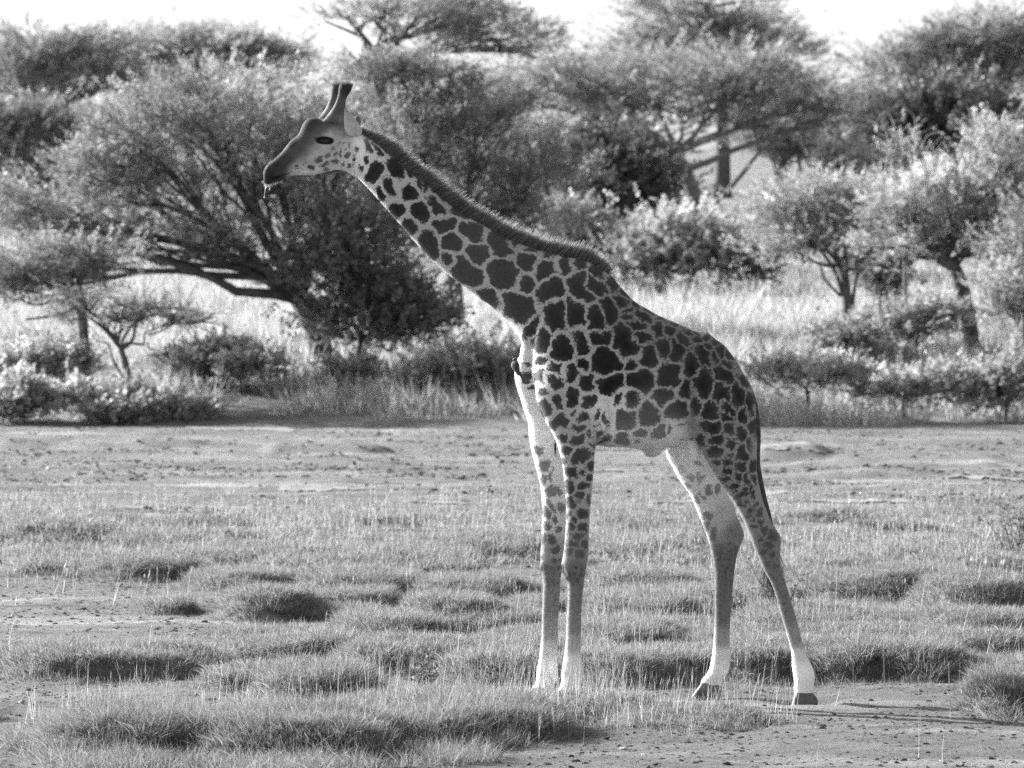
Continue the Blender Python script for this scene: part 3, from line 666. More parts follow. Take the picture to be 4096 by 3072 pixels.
# hooves: two toes each
M_HOOF = mat_plain('hoof_horn', .11, .45, .3, 40, .25, 90, .4)
def hoof(rows, yc, tilt=0.0):
    hoofroot = None
    for k in (-1, 1):
        g = Geo()
        C, A1, A2, Q = sect([(a, b, c, d, wq * .5, yc + k * (wq * .5 + .004)) for a, b, c, d, wq in rows], 4)
        g.loft(C - OFF, A1, A2, 20, power=2.8)
        hoofroot = link('hoof', g.mesh('hoof', M_HOOF), gir)
HOOF_N = [(3182, 2770, 3252, 2772, .050), (3176, 2784, 3264, 2786, .060), (3170, 2806, 3272, 2804, .064), (3164, 2832, 3270, 2820, .066), (3166, 2838, 3266, 2828, .060)]
hoof(HOOF_N, -.23)
hoof([(2806, 2730, 2884, 2742, .046), (2794, 2748, 2886, 2760, .058), (2776, 2772, 2886, 2780, .062), (2764, 2792, 2884, 2796, .062), (2768, 2799, 2880, 2802, .055)], .20)
hoof([(2232, 2770, 2306, 2766, .054), (2220, 2786, 2314, 2782, .062), (2208, 2806, 2318, 2802, .064), (2206, 2818, 2314, 2816, .060)], -.20)
hoof([(2132, 2752, 2206, 2750, .054), (2120, 2766, 2216, 2764, .062), (2106, 2788, 2220, 2784, .064), (2104, 2800, 2216, 2798, .060)], .20)

# tail with dark tassel
tp = catmull(np.array([(2950, 1500), (2992, 1560), (3020, 1640), (3031, 1740), (3030, 1850), (3050, 1960), (3080, 2080), (3098, 2190)]), 6)
yq = np.linspace(-.02, -.06, len(tp)); yq = yq + .04 * sstep(.3, .8, np.linspace(0, 1, len(tp))) * 3
TP = unproj(tp[:, 0] / 4, tp[:, 1] / 4, yq)
g = Geo(); g.tube(TP - OFF, np.interp(np.linspace(0, 1, len(TP)), [0, .3, 1], [.032, .022, .011]), 12)
tail = link('tail', g.mesh('tail', mat_plain('tail_coat', .08, .85, .5, 26, .3, 150)), gir)
n = 700
tt = R.uniform(.78, 1, n); rt = np.stack([np.interp(tt, np.linspace(0, 1, len(TP)), TP[:, c]) for c in range(3)], 1)
V, F, tn = strands(rt, unit(np.stack([R.normal(.02, .10, n), R.normal(0, .1, n), -np.ones(n)], 1)), R.uniform(.2, .42, n), np.full(n, .0022), np.stack([R.normal(0, .10, n), R.normal(0, .06, n), 0 * tt], 1), R.uniform(.5, 1.2, n), 4)
link('tassel', mesh_np('tassel', V - OFF, F, None, {'tone': tn}, False, M_LASH), tail, kind='stuff')

# threads of saliva hanging from the lips, whiskers
M_WET = mat_plain('saliva_thread', .85, .3, .1, 20)
for a in ([(1066, 738), (1061, 760), (1057, 790)], [(1083, 735), (1080, 750), (1079, 758)]):
    P = unproj(np.array(a)[:, 0] / 4, np.array(a)[:, 1] / 4, -.01)
    g = Geo(); g.tube(P - OFF, .0016, 5); V, F = ellipsoid(P[-1] - OFF, (.004, .004, .005), 8, 8); g.add(V, F)
    link('saliva_thread', g.mesh('saliva_thread', M_WET), gir)
n = 260
a = R.random(n); wxp = 1052 + a * 80; wyp = np.interp(wxp, [1052, 1060, 1075, 1098, 1135], [722, 735, 737, 730, 718])
rt = unproj(wxp / 4, wyp / 4, R.normal(0, .02, n))
V, F, tn = strands(rt, unit(np.stack([R.normal(-.4, .4, n), R.normal(0, .5, n), -np.ones(n)], 1)), R.uniform(.012, .03, n), np.full(n, .0008), np.zeros((n, 3)), np.full(n, 2.0))
link('whiskers', mesh_np('whiskers', V - OFF, F, None, {'tone': tn}, False, M_MANE), gir, kind='stuff')
# ================================================================== GROUND
def FG(x, y):            # 2212-px view -> ground position
    return on_ground(np.asarray(x, float) * SF, np.asarray(y, float) * SF)

# hummocks seen in the picture: centre x, y of its top edge, half width (2212 px view), height m, half depth m, grassy 0..1
HUM = [(300, 1600, 260, .16, .75, 1), (620, 1608, 260, .17, .8, 1), (880, 1590, 170, .13, .7, 1), (1060, 1570, 170, .13, .8, 1), (680, 1500, 150, .17, .7, 1), (230, 1438, 260, .17, .8, 1), (420, 1432, 80, .12, .5, 1),
       (545, 1468, 110, .10, .5, 1), (640, 1405, 160, .12, .6, 1), (880, 1425, 170, .15, .8, 1), (1060, 1455, 120, .14, .7, 1), (950, 1540, 160, .12, .6, 1), (820, 1530, 120, .10, .5, 1), (1320, 1455, 140, .15, .8, 1), (1470, 1440, 130, .14, .8, 1), (1640, 1440, 130, .17, .7, 1),
       (1800, 1440, 140, .18, .8, 1), (1960, 1440, 150, .17, .8, 1), (2100, 1400, 150, .12, .9, 1), (2180, 1515, 90, .17, .7, 1), (1130, 1400, 120, .10, .7, 1),
       (1250, 1530, 200, .10, .6, .9), (1480, 1545, 200, .07, .55, .6), (1180, 1500, 90, .07, .5, 1),
       (580, 1312, 110, .15, .7, 1), (365, 1300, 55, .07, .4, 1), (760, 1300, 100, .10, .6, 1), (830, 1350, 130, .13, .8, 1), (980, 1330, 110, .15, .7, 1), (1090, 1338, 100, .12, .6, 1), (1330, 1370, 140, .12, .9, 1), (780, 1258, 140, .11, .9, 1), (310, 1228, 140, .12, .8, 1), (120, 1222, 130, .06, .8, .8),
       (520, 1250, 130, .09, .9, 1), (1010, 1265, 130, .10, .9, 1), (1380, 1250, 130, .10, 1, 1), (1380, 1320, 130, .12, .8, 1), (1510, 1300, 100, .11, .8, 1), (1980, 1268, 150, .15, 1, 1), (2110, 1290, 130, .17, .9, 1), (1850, 1270, 120, .12, .9, 1), (1750, 1345, 160, .12, .8, 1), (1950, 1385, 200, .12, .8, 1), (2120, 1345, 130, .12, .8, 1),
       (130, 1160, 150, .13, 1.2, 1), (340, 1170, 130, .08, 1.2, 1), (480, 1200, 180, .07, 1.4, 1), (700, 1210, 200, .07, 1.4, 1), (900, 1200, 150, .07, 1.4, 1), (1060, 1185, 120, .10, 1.2, 1), (1350, 1190, 150, .08, 1.4, 1), (1480, 1170, 120, .08, 1.4, 1), (1800, 1215, 150, .08, 1.3, 1), (2000, 1205, 150, .10, 1.3, 1), (2140, 1225, 120, .12, 1.2, 1), (1700, 1240, 120, .06, 1.2, 1),
       (700, 958, 150, .11, 1.6, .1), (810, 990, 70, .08, 1.2, 0), (50, 945, 130, .11, 1.6, .1), (290, 948, 190, .10, 1.5, .1), (1690, 965, 120, .12, 2.5, 0), (2000, 985, 220, .08, 3.0, 0), (1850, 1010, 200, .05, 2.0, 0)]
HM = []
for hx_, hy_, hw_, hh_, hdp, gr in HUM:
    x, y = FG(hx_, hy_ + 22)
    HM.append((float(x), float(y) + hdp * .35, hw_ * SF / FPX * (float(y) + D0), hdp, hh_ * ((1.1 if hy_ > 1330 else 1.35) if gr > .5 else 1.2), gr))
for k in range(120):     # small low ridges between the larger hummocks
    u0, v0 = R.uniform(0, 2212), R.uniform(1130, 1470)
    if u0 < 470 and 1235 < v0 < 1400: continue
    x, y = FG(u0, v0); HM.append((float(x), float(y), R.uniform(.2, .65), R.uniform(.2, .5), R.uniform(.035, .085), R.uniform(.7, 1)))
for k in range(240):     # the same hummocky sward goes on outside the frame
    y = R.uniform(-8, 30); x = R.choice([-1, 1]) * R.uniform(.104 * (y + D0) + .6, 24)
    HM.append((x, y, R.uniform(.5, 1.3), R.uniform(.4, .9), R.uniform(.08, .20), 1))
HM = np.array(HM)

def hum_h(x, y):
    z = np.zeros(np.shape(x))
    for cx, cy, rx, ry, h, g in HM:
        msk = (np.abs(x - cx) < rx * 1.7) & (np.abs(y - cy) < ry * 1.7)
        if not msk.any(): continue
        xs, ys = x[msk], y[msk]
        wob = 1 + .45 * (fbm(xs * 2.2 + cx, ys * 2.2, 2, 5) - .5)
        q = np.abs((xs - cx) / rx / wob) ** 3 + np.abs((ys - cy) / ry / wob) ** 2.0
        z[msk] = np.maximum(z[msk], h * sstep(0, 1, 1.2 * (1 - q)) * (.8 + .4 * fbm(xs * 3, ys * 3, 2, 6)))
    return z
def hum_g(x, y):
    z = np.zeros(np.shape(x))
    for cx, cy, rx, ry, h, g in HM:
        if g <= 0: continue
        msk = (np.abs(x - cx) < rx * 1.8) & (np.abs(y - cy) < ry * 1.8)
        if not msk.any(): continue
        q = ((x[msk] - cx) / rx) ** 2 + ((y[msk] - cy) / ry) ** 2
        z[msk] = np.maximum(z[msk], g * np.clip(1.75 - q, 0, 1))
    return z

HD = np.array([0, 96.0, 98.5, 105, 130, 160, 220, 300, 400, 620]); HZ = np.array([0, 0, .22, .92, 1.92, 2.8, 5.7, 9.8, 13.5, 19.0])
def hill(x, y):
    d = y + D0 + 2.2 * (fbm(x / 9.0, 0 * y, 2, 8) - .5) * 2 + np.where(x > 3, -1.0, 0)
    z = np.interp(d, HD, HZ)
    z2 = np.interp(d + 4, HD, HZ); z3 = np.interp(d - 4, HD, HZ)
    k = sstep(108, 125, d)
    z = z * (1 - k) + (z + z2 + z3) / 3 * k
    return z + sstep(100, 130, d) * .5 * (fbm(x / 14, y / 14, 3, 12) - .5)
FEET = [(-.23, 3215, 2834), (.20, 2820, 2800), (-.20, 2262, 2818), (.20, 2160, 2800)]
FT = []
for yy, fx, fy in FEET:
    p = unproj(fx / 4, fy / 4, yy); FT.append((p[0], yy, p[2]))
def height(x, y):
    x = np.asarray(x, float); y = np.asarray(y, float)
    d = y + D0
    z = hill(x, y)
    nearm = 1 - sstep(60, 90, d)
    z = z + hum_h(x, y) * 1.0
    z = z + (fbm(x * 1.1, y * .8, 3, 31) - .5) * .055 * nearm + (fbm(x * 6, y * 6, 3, 33) - .5) * .022 * nearm
    # low ridges and washed edges of the mud flat
    rid = fbm(x * .28 + 5, y * .55, 4, 41)
    z = z + sstep(46, 52, d) * (1 - sstep(92, 97, d)) * ((np.abs(rid - .5) * -2 + .5) * .10 + (fbm(x * 1.6, y * 1.2, 3, 43) - .5) * .08)
    wsum = np.zeros_like(z); zz = np.zeros_like(z); kk = np.zeros_like(z)
    for fx, fy, fz in FT:
        q = np.exp(-(((x - fx) / .22) ** 2 + ((y - fy) / .18) ** 2) ** 1.5)
        wsum += q; zz += q * fz; kk = np.maximum(kk, q)
    z = np.where(wsum > 1e-6, z * (1 - kk) + zz / np.maximum(wsum, 1e-6) * kk, z)
    return z

def lines(segs):
    o = []
    for a, b, st in segs: o.append(np.arange(a, b, st))
    return np.concatenate(o)
gx = lines([(4.6, 9, .12), (9, 24, .8), (24, 70, 3), (70, 300, 14)]); gx = np.concatenate([-gx[::-1], np.arange(-4.6, 4.6, .045), gx])
gy = lines([(-70, -30, 4), (-30, -9, .9), (-9, -6, .15), (-6, 4, .045), (4, 14, .08), (14, 34, .16), (34, 60, .4), (60, 80, .35), (80, 140, 1.2), (140, 300, 4), (300, 600, 16)])
X, Y = np.meshgrid(gx, gy)
Z = height(X.ravel(), Y.ravel())
ny, nx = X.shape
i, j = np.meshgrid(np.arange(ny - 1), np.arange(nx - 1), indexing='ij')
a = (i * nx + j).ravel()
GF = np.stack([a, a + 1, a + 1 + nx, a + nx], -1)
def mat_ground():
    m, t, N, L = new_mat('dry_mud_and_soil')
    p = nd(t, 'ShaderNodeBsdfPrincipled', inp={'Roughness': 0.9, 'Specular IOR Level': 0.2})
    tc = nd(t, 'ShaderNodeTexCoord')
    big = noise_n(t, .35, 4, .6); mid = noise_n(t, 2.6, 5, .65); fine = noise_n(t, 45.0, 5, .75)
    mp = nd(t, 'ShaderNodeMapping', inp={'Scale': (.16, .9, .5)}); L.new(tc.outputs['Object'], mp.inputs['Vector'])
    strk = noise_n(t, 1.0, 5, .65, mp.outputs[0])
    v = math_n(t, 'ADD', ramp(t, big, .3, .7, .13, .24), ramp(t, mid, .3, .7, -.05, .06))
    v = math_n(t, 'ADD', v, ramp(t, fine, .3, .7, -.05, .05))
    v = math_n(t, 'ADD', v, ramp(t, strk, .52, .68, 0.0, .17))
    wet = ramp(t, noise_n(t, 2.2, 4, .6, mp.outputs[0]), .58, .66, 1.0, .55)
    v = math_n(t, 'MULTIPLY', v, wet)
    L.new(math_n(t, 'MAXIMUM', v, .03), p.inputs['Base Color'])
    b = nd(t, 'ShaderNodeBump', inp={'Strength': 1.0, 'Distance': 0.045})
    h = math_n(t, 'ADD', math_n(t, 'MULTIPLY', noise_n(t, 40.0, 5, .8), 1.0), math_n(t, 'MULTIPLY', noise_n(t, 9.0, 4, .65), 1.6))
    L.new(h, b.inputs['Height']); L.new(b.outputs[0], p.inputs['Normal'])
    finish(t, p.outputs[0])
    return m
link('ground', mesh_np('ground', np.stack([X.ravel(), Y.ravel(), Z], 1), GF, None, None, True, mat_ground()), kind='structure',
     label='dry cracked mud flat rising to a grassy slope', )

# clods and pebbles lying on the mud
def clod_mesh(name, mat, s):
    V, F = ellipsoid((0, 0, .25), (1, .8, .6), 7, 9)
    V = V * (1 + .5 * (fbm(V[:, 0] * 1.7 + s, V[:, 2] * 1.7 + V[:, 1] * 1.3, 2, s) - .5))[:, None] * np.array([1, 1, .55])
    return mesh_np(name, V, F, None, None, False, mat)

M_CLOD = mat_plain('mud_clod', .15, .95, .5, 3.0, .8, 60.0, .1)
M_PEB = mat_plain('pale_pebble', .5, .8, .25, 30.0, .3, 60.0)
CL = [bpy.data.objects.new('clod_%d' % q, clod_mesh('clod_%d' % q, M_CLOD, q + 3)) for q in range(5)]
PB = [bpy.data.objects.new('pebble_%d' % q, clod_mesh('pebble_%d' % q, M_PEB, q + 13)) for q in range(3)]
# ------------------------------------------------------------ grass
M_GRASS = mat_leaf('green_grass', .23, .6)
M_SLOPE = mat_leaf('slope_dry_grass', .42, .5); M_DRY = mat_leaf('dry_grass', .46, .55)
def tuft(n, lmin, lmax, wid, spread, lean, mat, name, nseg=2):
    a = R.random(n) * 6.283; r = spread * np.sqrt(R.random(n))
    roots = np.stack([r * np.cos(a), r * np.sin(a), np.full(n, -.02)], 1)
    le = R.uniform(.1, lean, n)
    a2 = a + R.normal(0, .6, n)
    dirs = unit(np.stack([np.cos(a2) * le, np.sin(a2) * le, np.ones(n)], 1))
    bend = np.stack([np.cos(a2) * le * .7, np.sin(a2) * le * .7, -le * .35], 1)
    V, F, tn = strands(roots, dirs, R.uniform(lmin, lmax, n), np.full(n, wid), bend, R.uniform(.55, 1.35, n), nseg)
    me = mesh_np(name, V, F, None, {'tone': tn}, False, mat)
    return bpy.data.objects.new(name, me)

def scatter(name, P, variants, scl, label, kind='stuff', cat=None, tilt=.15):
    """one object: points carrying blades of grass by geometry nodes"""
    n = len(P)
    me = bpy.data.meshes.new(name)
    me.vertices.add(n); me.vertices.foreach_set('co', np.asarray(P, np.float32).ravel())
    at = me.attributes.new('rot', 'FLOAT_VECTOR', 'POINT')
    at.data.foreach_set('vector', np.stack([R.normal(0, tilt, n), R.normal(0, tilt, n), R.random(n) * 6.283], 1).astype(np.float32).ravel())
    at = me.attributes.new('scl', 'FLOAT', 'POINT'); at.data.foreach_set('value', np.asarray(scl, np.float32))
    at = me.attributes.new('var', 'INT', 'POINT'); at.data.foreach_set('value', R.integers(0, len(variants), n).astype(np.int32))
    o = link(name, me, label=label, kind=kind, cat=cat)
    ng = bpy.data.node_groups.new(name, 'GeometryNodeTree')
    ng.interface.new_socket('Geometry', in_out='INPUT', socket_type='NodeSocketGeometry')
    ng.interface.new_socket('Geometry', in_out='OUTPUT', socket_type='NodeSocketGeometry')
    gi = ng.nodes.new('NodeGroupInput'); go = ng.nodes.new('NodeGroupOutput')
    gti = ng.nodes.new('GeometryNodeGeometryToInstance')
    for vo in reversed(variants):
        oi = ng.nodes.new('GeometryNodeObjectInfo'); oi.inputs['Object'].default_value = vo
        ng.links.new(oi.outputs['Geometry'], gti.inputs[0])
    iop = ng.nodes.new('GeometryNodeInstanceOnPoints')
    iop.inputs['Pick Instance'].default_value = True
    def na(nm, ty):
        q = ng.nodes.new('GeometryNodeInputNamedAttribute'); q.data_type = ty; q.inputs['Name'].default_value = nm
        return q.outputs['Attribute']
    ng.links.new(gi.outputs[0], iop.inputs['Points'])
    ng.links.new(gti.outputs[0], iop.inputs['Instance'])
    ng.links.new(na('var', 'INT'), iop.inputs['Instance Index'])
    e2r = ng.nodes.new('FunctionNodeEulerToRotation')
    ng.links.new(na('rot', 'FLOAT_VECTOR'), e2r.inputs[0]); ng.links.new(e2r.outputs[0], iop.inputs['Rotation'])
    ng.links.new(na('scl', 'FLOAT'), iop.inputs['Scale'])
    ng.links.new(iop.outputs[0], go.inputs[0])
    md = o.modifiers.new('grass', 'NODES'); md.node_group = ng
    return o

def cand(n, y0, y1, half):
    """even random positions on the ground between two depths, a little wider than the view"""
    y = R.uniform(y0, y1, int(n)); x = R.uniform(-half, half, int(n))
    k = np.abs(x) < .1 * (y + D0) + 2.2
    return x[k], y[k]
# bare ground in the picture (2212 px view ellipses): mud patches between the hummocks
BARE = [(150, 1340, 330, 55), (120, 1520, 330, 45), (330, 1515, 160, 32), (2000, 1570, 330, 75), (1750, 1600, 250, 70), (1500, 1640, 400, 60), (1900, 1500, 190, 18), (640, 1340, 160, 18), (1380, 1500, 110, 20), (1620, 1520, 160, 20), (60, 1640, 120, 25), (1180, 1640, 260, 30), (470, 1350, 200, 28)]
def bare(x, y):
    u, v = project(np.stack([x, y, 0 * x], 1)); u = u / SF; v = v / SF
    b = np.zeros(len(x))
    n1 = fbm(x * 2.5, y * 2.5, 2, 77) - .5
    for cx, cy, rx, ry in BARE:
        b = np.maximum(b, np.clip(1.6 - (((u - cx) / rx) ** 2 + ((v - cy) / ry) ** 2) * 1.3 + n1, 0, 1))
    return b, u, v
x, y = cand(280000, -5.2, 13.5, 8.0)
b, u, v = bare(x, y)
g = hum_g(x, y); nn = fbm(x * 1.3, y * 1.3, 3, 51)
den = np.maximum(g * 1.2, .55 * sstep(.52, .66, nn) * (1 - b)) * (1 - .85 * b * (g < .2))
hx0 = hum_h(x, y); sl_ = np.hypot(hum_h(x + .06, y) - hx0, hum_h(x, y + .06) - hx0) / .06
k = R.random(len(x)) < den * np.clip(.36 + 1.1 * sl_, 0, .95)
x, y, g = x[k], y[k], g[k]
short = [tuft(26, .028, .075, .0022, .055, .9, M_GRASS, 'grass_tuft_%d' % q) for q in range(6)]
scatter('grass', np.stack([x, y, height(x, y)], 1), short, R.uniform(.6, 1.25, len(x)) * (.75 + .5 * np.clip(g, 0, 1)), 'short green grass covering the low hummocks round the giraffe')
# longer tussock grass of the nearest hummocks
TUS = [(300, 1610, 250, 58), (620, 1616, 260, 56), (900, 1608, 210, 50), (1060, 1572, 120, 30), (680, 1495, 130, 35), (2180, 1515, 80, 40), (545, 1468, 90, 20), (60, 1610, 60, 14)]
x, y = cand(60000, -5.4, 0.5, 6.0); b, u, v = bare(x, y)
q = np.zeros(len(x))
for cx, cy, rx, ry in TUS: q = np.maximum(q, np.clip(1.3 - ((u - cx) / rx) ** 2 - ((v - cy) / ry) ** 2, 0, 1))
off = np.abs(u - 1106) > 1130
q = np.where(off, sstep(.5, .7, fbm(x * .8, y * .8, 2, 61)), q)
k = R.random(len(x)) < q * .55
x, y = x[k], y[k]
longt = [tuft(22, .07, .16, .0022, .04, .75, M_GRASS, 'long_tuft_%d' % q, 3) for q in range(6)]
scatter('tussock_grass', np.stack([x, y, height(x, y)], 1), longt, R.uniform(.65, 1.15, len(x)), 'long arching tussock grass on the hummocks in front of the giraffe')
# mid distance sward
x, y = cand(70000, 13.5, 31, 9.5); b, u, v = bare(x, y)
g = hum_g(x, y); nn = fbm(x * .7, y * .7, 3, 52)
den = np.maximum(g, .42 * sstep(.5, .64, nn)) * (1 - sstep(24, 31, y + 4 * (nn - .5)))
k = R.random(len(x)) < den * .8
x, y = x[k], y[k]
mid_t = [tuft(22, .04, .10, .004, .08, .8, M_GRASS, 'mid_tuft_%d' % q) for q in range(4)]
scatter('meadow_grass', np.stack([x, y, height(x, y)], 1), mid_t, R.uniform(.8, 1.5, len(x)), 'short sunlit grass behind the giraffe at the edge of the mud flat')
# seed-head stalks
def stalks(x, y, lo, hi, wid, name, label, headw):
    n = len(x); z = height(x, y)
    L = R.uniform(lo, hi, n); P = np.stack([x, y, z], 1)
    dirs = unit(np.stack([R.normal(.05, .10, n), R.normal(0, .10, n), np.ones(n)], 1))
    V1, F1, t1 = strands(P, dirs, L, np.full(n, wid), np.stack([R.normal(0, .06, n), R.normal(0, .04, n), 0 * x], 1), R.uniform(.7, 1.2, n), 2)
    hp = P + dirs * (L * .8)[:, None]; hl = L * R.uniform(.25, .4, n)
    sd = unit(np.cross(dirs, R.normal(0, 1, (n, 3)))); sd2 = np.cross(dirs, sd)
    hw = headw * R.uniform(.7, 1.3, n)
    V2 = np.stack([hp, hp + dirs * (hl * .35)[:, None] + sd * hw[:, None], hp + dirs * (hl * .35)[:, None] + sd2 * hw[:, None] * .9, hp + dirs * (hl * .35)[:, None] - (sd + sd2) * hw[:, None] * .7, hp + dirs * hl[:, None]], 1).reshape(-1, 3)
    bb = np.arange(n)[:, None] * 5
    F2 = np.concatenate([bb + np.array(f) for f in ((0, 1, 2), (0, 2, 3), (0, 3, 1), (4, 2, 1), (4, 3, 2), (4, 1, 3))], 0)
    gg = Geo(); gg.add(V1, F1, None, tone=t1); gg.add(V2, None, F2, tone=np.repeat(R.uniform(.8, 1.3, n), 5))
    link(name, gg.mesh(name, M_DRY, False), label=label, kind='stuff')
x, y = cand(15000, 9, 30, 9); nn = fbm(x * .5, y * .5, 3, 71)
k = R.random(len(x)) < .12 + .9 * sstep(.42, .62, nn); x, y = x[k], y[k]
k = (y > 12.5) | (R.random(len(x)) < .25); x, y = x[k], y[k]
stalks(x, y, .08, .28, .0024, 'dry_grass_stalks', 'pale dry seed-head stalks standing along the mud flat', .0075)
x, y = cand(8000, -4.8, 10, 6.5); nn = fbm(x * .7 + 9, y * .7, 3, 72); b, u, v = bare(x, y)
k = R.random(len(x)) < (.08 + .9 * sstep(.48, .66, nn)) * np.where(hum_g(x, y) > .1, 1, .25) * (1 - .97 * b); x, y = x[k], y[k]
stalks(x, y, .12, .30, .0016, 'seeding_grass_stalks', 'thin upright seeding stalks among the hummocks by the legs', .0024)
px_ = np.concatenate([R.uniform(1080, 1720, 260), R.uniform(1080, 1350, 120), R.uniform(150, 900, 120), R.uniform(60, 460, 60)])
py_ = np.concatenate([R.uniform(1535, 1575, 260), R.uniform(1515, 1560, 120), R.uniform(1560, 1610, 120), R.uniform(1530, 1575, 60)])
x, y = FG(px_, py_)
stalks(x, y, .09, .26, .0016, 'foreground_grass_stalks', 'thin bright stalks on the low mound before the hooves', .002)
# grass of the far slope
x, y = cand(95000, 63.6, 185, 32); d = y + D0; k = (y > 66.5) | ((x > -4.8) & (R.random(len(x)) < sstep(63.6, 65.5, y))); x, y, d = x[k], y[k], d[k]
nn = fbm(x / 5, y / 9, 3, 81)
dens = np.clip(1.2 - (d - 98) / 110, .25, 1) * (.12 + 1.0 * sstep(.38, .6, nn))
k = R.random(len(x)) < dens; x, y = x[k], y[k]
slope_t = [tuft(16, .16, .48, .012, .22, .5, M_SLOPE, 'slope_tuft_%d' % q) for q in range(4)]
scatter('slope_grass', np.stack([x, y, height(x, y)], 1), slope_t, R.uniform(.5, 1.7, len(x)), 'tall pale dry grass covering the slope below the acacias')

# clods of mud thrown up in lines on the flat, and few pebbles
x, y = cand(130000, 14, 62, 12); nn = fbm(x * .35, y * .8, 4, 91); k = R.random(len(x)) < sstep(.50, .66, nn) * .6 + .06; x, y = x[k], y[k]
x2, y2 = cand(190000, -5.4, 14, 7); n2 = fbm(x2 * .9, y2 * 1.6, 3, 92); k = (R.random(len(x2)) < sstep(.42, .66, n2) * .7 + .2) & (hum_g(x2, y2) < .6); x2, y2 = x2[k], y2[k]
P = np.stack([np.concatenate([x, x2]), np.concatenate([y, y2])], 1); zz = height(P[:, 0], P[:, 1])
scatter('mud_clods', np.column_stack([P, zz - .004]), CL, np.concatenate([R.gamma(1.6, .0085, len(x)) + .004, R.gamma(1.2, .0042, len(x2)) + .003]), 'dark lumps of trodden mud scattered in lines over the flat', tilt=.3)
x, y = cand(900, -5.4, 40, 9)
scatter('pebbles', np.stack([x, y, height(x, y)], 1), PB, R.gamma(2.0, .006, len(x)) + .004, 'small pale pebbles strewn over the mud', tilt=.3)
# pale dried crust left in strips on the flat
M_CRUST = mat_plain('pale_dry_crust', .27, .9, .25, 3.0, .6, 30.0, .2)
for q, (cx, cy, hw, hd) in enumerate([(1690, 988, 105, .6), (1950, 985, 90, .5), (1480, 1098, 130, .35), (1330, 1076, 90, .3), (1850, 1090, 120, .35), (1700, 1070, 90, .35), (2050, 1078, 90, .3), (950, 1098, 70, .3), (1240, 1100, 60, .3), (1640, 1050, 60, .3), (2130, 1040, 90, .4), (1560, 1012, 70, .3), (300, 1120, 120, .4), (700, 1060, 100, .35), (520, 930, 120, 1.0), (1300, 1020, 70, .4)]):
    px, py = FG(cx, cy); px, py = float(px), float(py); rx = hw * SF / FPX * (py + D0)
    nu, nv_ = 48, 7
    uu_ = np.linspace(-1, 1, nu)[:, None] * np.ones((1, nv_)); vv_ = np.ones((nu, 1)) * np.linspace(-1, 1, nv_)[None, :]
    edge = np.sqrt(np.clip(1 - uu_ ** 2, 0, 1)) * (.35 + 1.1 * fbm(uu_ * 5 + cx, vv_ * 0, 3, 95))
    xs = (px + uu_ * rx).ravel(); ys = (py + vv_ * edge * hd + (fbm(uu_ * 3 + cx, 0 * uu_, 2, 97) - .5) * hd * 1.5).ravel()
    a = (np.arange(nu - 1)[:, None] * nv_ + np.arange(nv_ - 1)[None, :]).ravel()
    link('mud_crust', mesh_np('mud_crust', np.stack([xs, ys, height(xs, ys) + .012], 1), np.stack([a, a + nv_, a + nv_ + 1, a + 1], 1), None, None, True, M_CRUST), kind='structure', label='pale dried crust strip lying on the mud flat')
# ================================================================== TREES AND SHRUBS
def FP(x, y, d):                       # 2212 px view + distance -> place
    return unproj(np.asarray(x, float) * SF, np.asarray(y, float) * SF, d - D0)
def mat_bark(name, base):
    return mat_plain(name, base, .95, .4, 6.0, .8, 14.0, .1)
M_BARK = mat_bark('acacia_bark', .10); M_BARK2 = mat_bark('pale_bark', .30); M_BARK3 = mat_bark('grey_bark', .17)
M_L = {'mid': mat_leaf('acacia_leaf', .30, .5), 'pale': mat_leaf('pale_acacia_leaf', .36, .55), 'dark': mat_leaf('dark_leaf', .19, .42), 'deep': mat_leaf('deep_leaf', .11, .35), 'grey': mat_leaf('grey_leaf', .24, .5)}

def spray_template(n, broad):
    """a leafy twig of unit length along x: paired leaflets"""
    V = []; F = []
    for k in range(n):
        t = .12 + .88 * k / (n - 1)
        for sgn in ((-1, 1) if k < n - 1 else (1,)):
            a = sgn * R.uniform(.7, 1.25); up = R.normal(.1, .35)
            ln = (.20 if not broad else .26) * R.uniform(.7, 1.25); wd = ln * (.26 if not broad else .42)
            dx = np.array([math.cos(a), math.sin(a), up]); dx /= np.linalg.norm(dx)
            sd = np.cross(dx, [R.normal(0, .5), R.normal(0, .5), 1]); sd /= np.linalg.norm(sd)
            c = np.array([t, 0, R.normal(0, .02)]); b = len(V)
            V += [c, c + dx * ln * .5 + sd * wd, c + dx * ln, c + dx * ln * .5 - sd * wd]; F.append((b, b + 1, b + 2, b + 3))
    return np.array(V), np.array(F)
SPR = [spray_template(7, False) for _ in range(5)]
SPRB = [spray_template(5, True) for _ in range(5)]

def sprays(g, pos, dirs, ln, broad=False, tone=None):
    T = SPRB if broad else SPR
    n = len(pos); pick = R.integers(0, len(T), n)
    if tone is None: tone = R.uniform(.65, 1.35, n)
    for q in range(len(T)):
        k = np.where(pick == q)[0]
        if not len(k): continue
        V, F = T[q]
        dx = unit(dirs[k]); up = np.array([0, 0, 1.0]) + R.normal(0, .35, (len(k), 3))
        dy = unit(np.cross(up, dx)); dz = np.cross(dx, dy)
        W = pos[k][:, None, :] + ln[k][:, None, None] * (V[None, :, 0:1] * dx[:, None, :] + V[None, :, 1:2] * dy[:, None, :] + V[None, :, 2:3] * dz[:, None, :])
        FF = (np.arange(len(k)) * len(V))[:, None, None] + F[None]
        g.add(W.reshape(-1, 3), FF.reshape(-1, 4), None, tone=np.repeat(tone[k] * R.uniform(.85, 1.15, len(k)), len(V)))

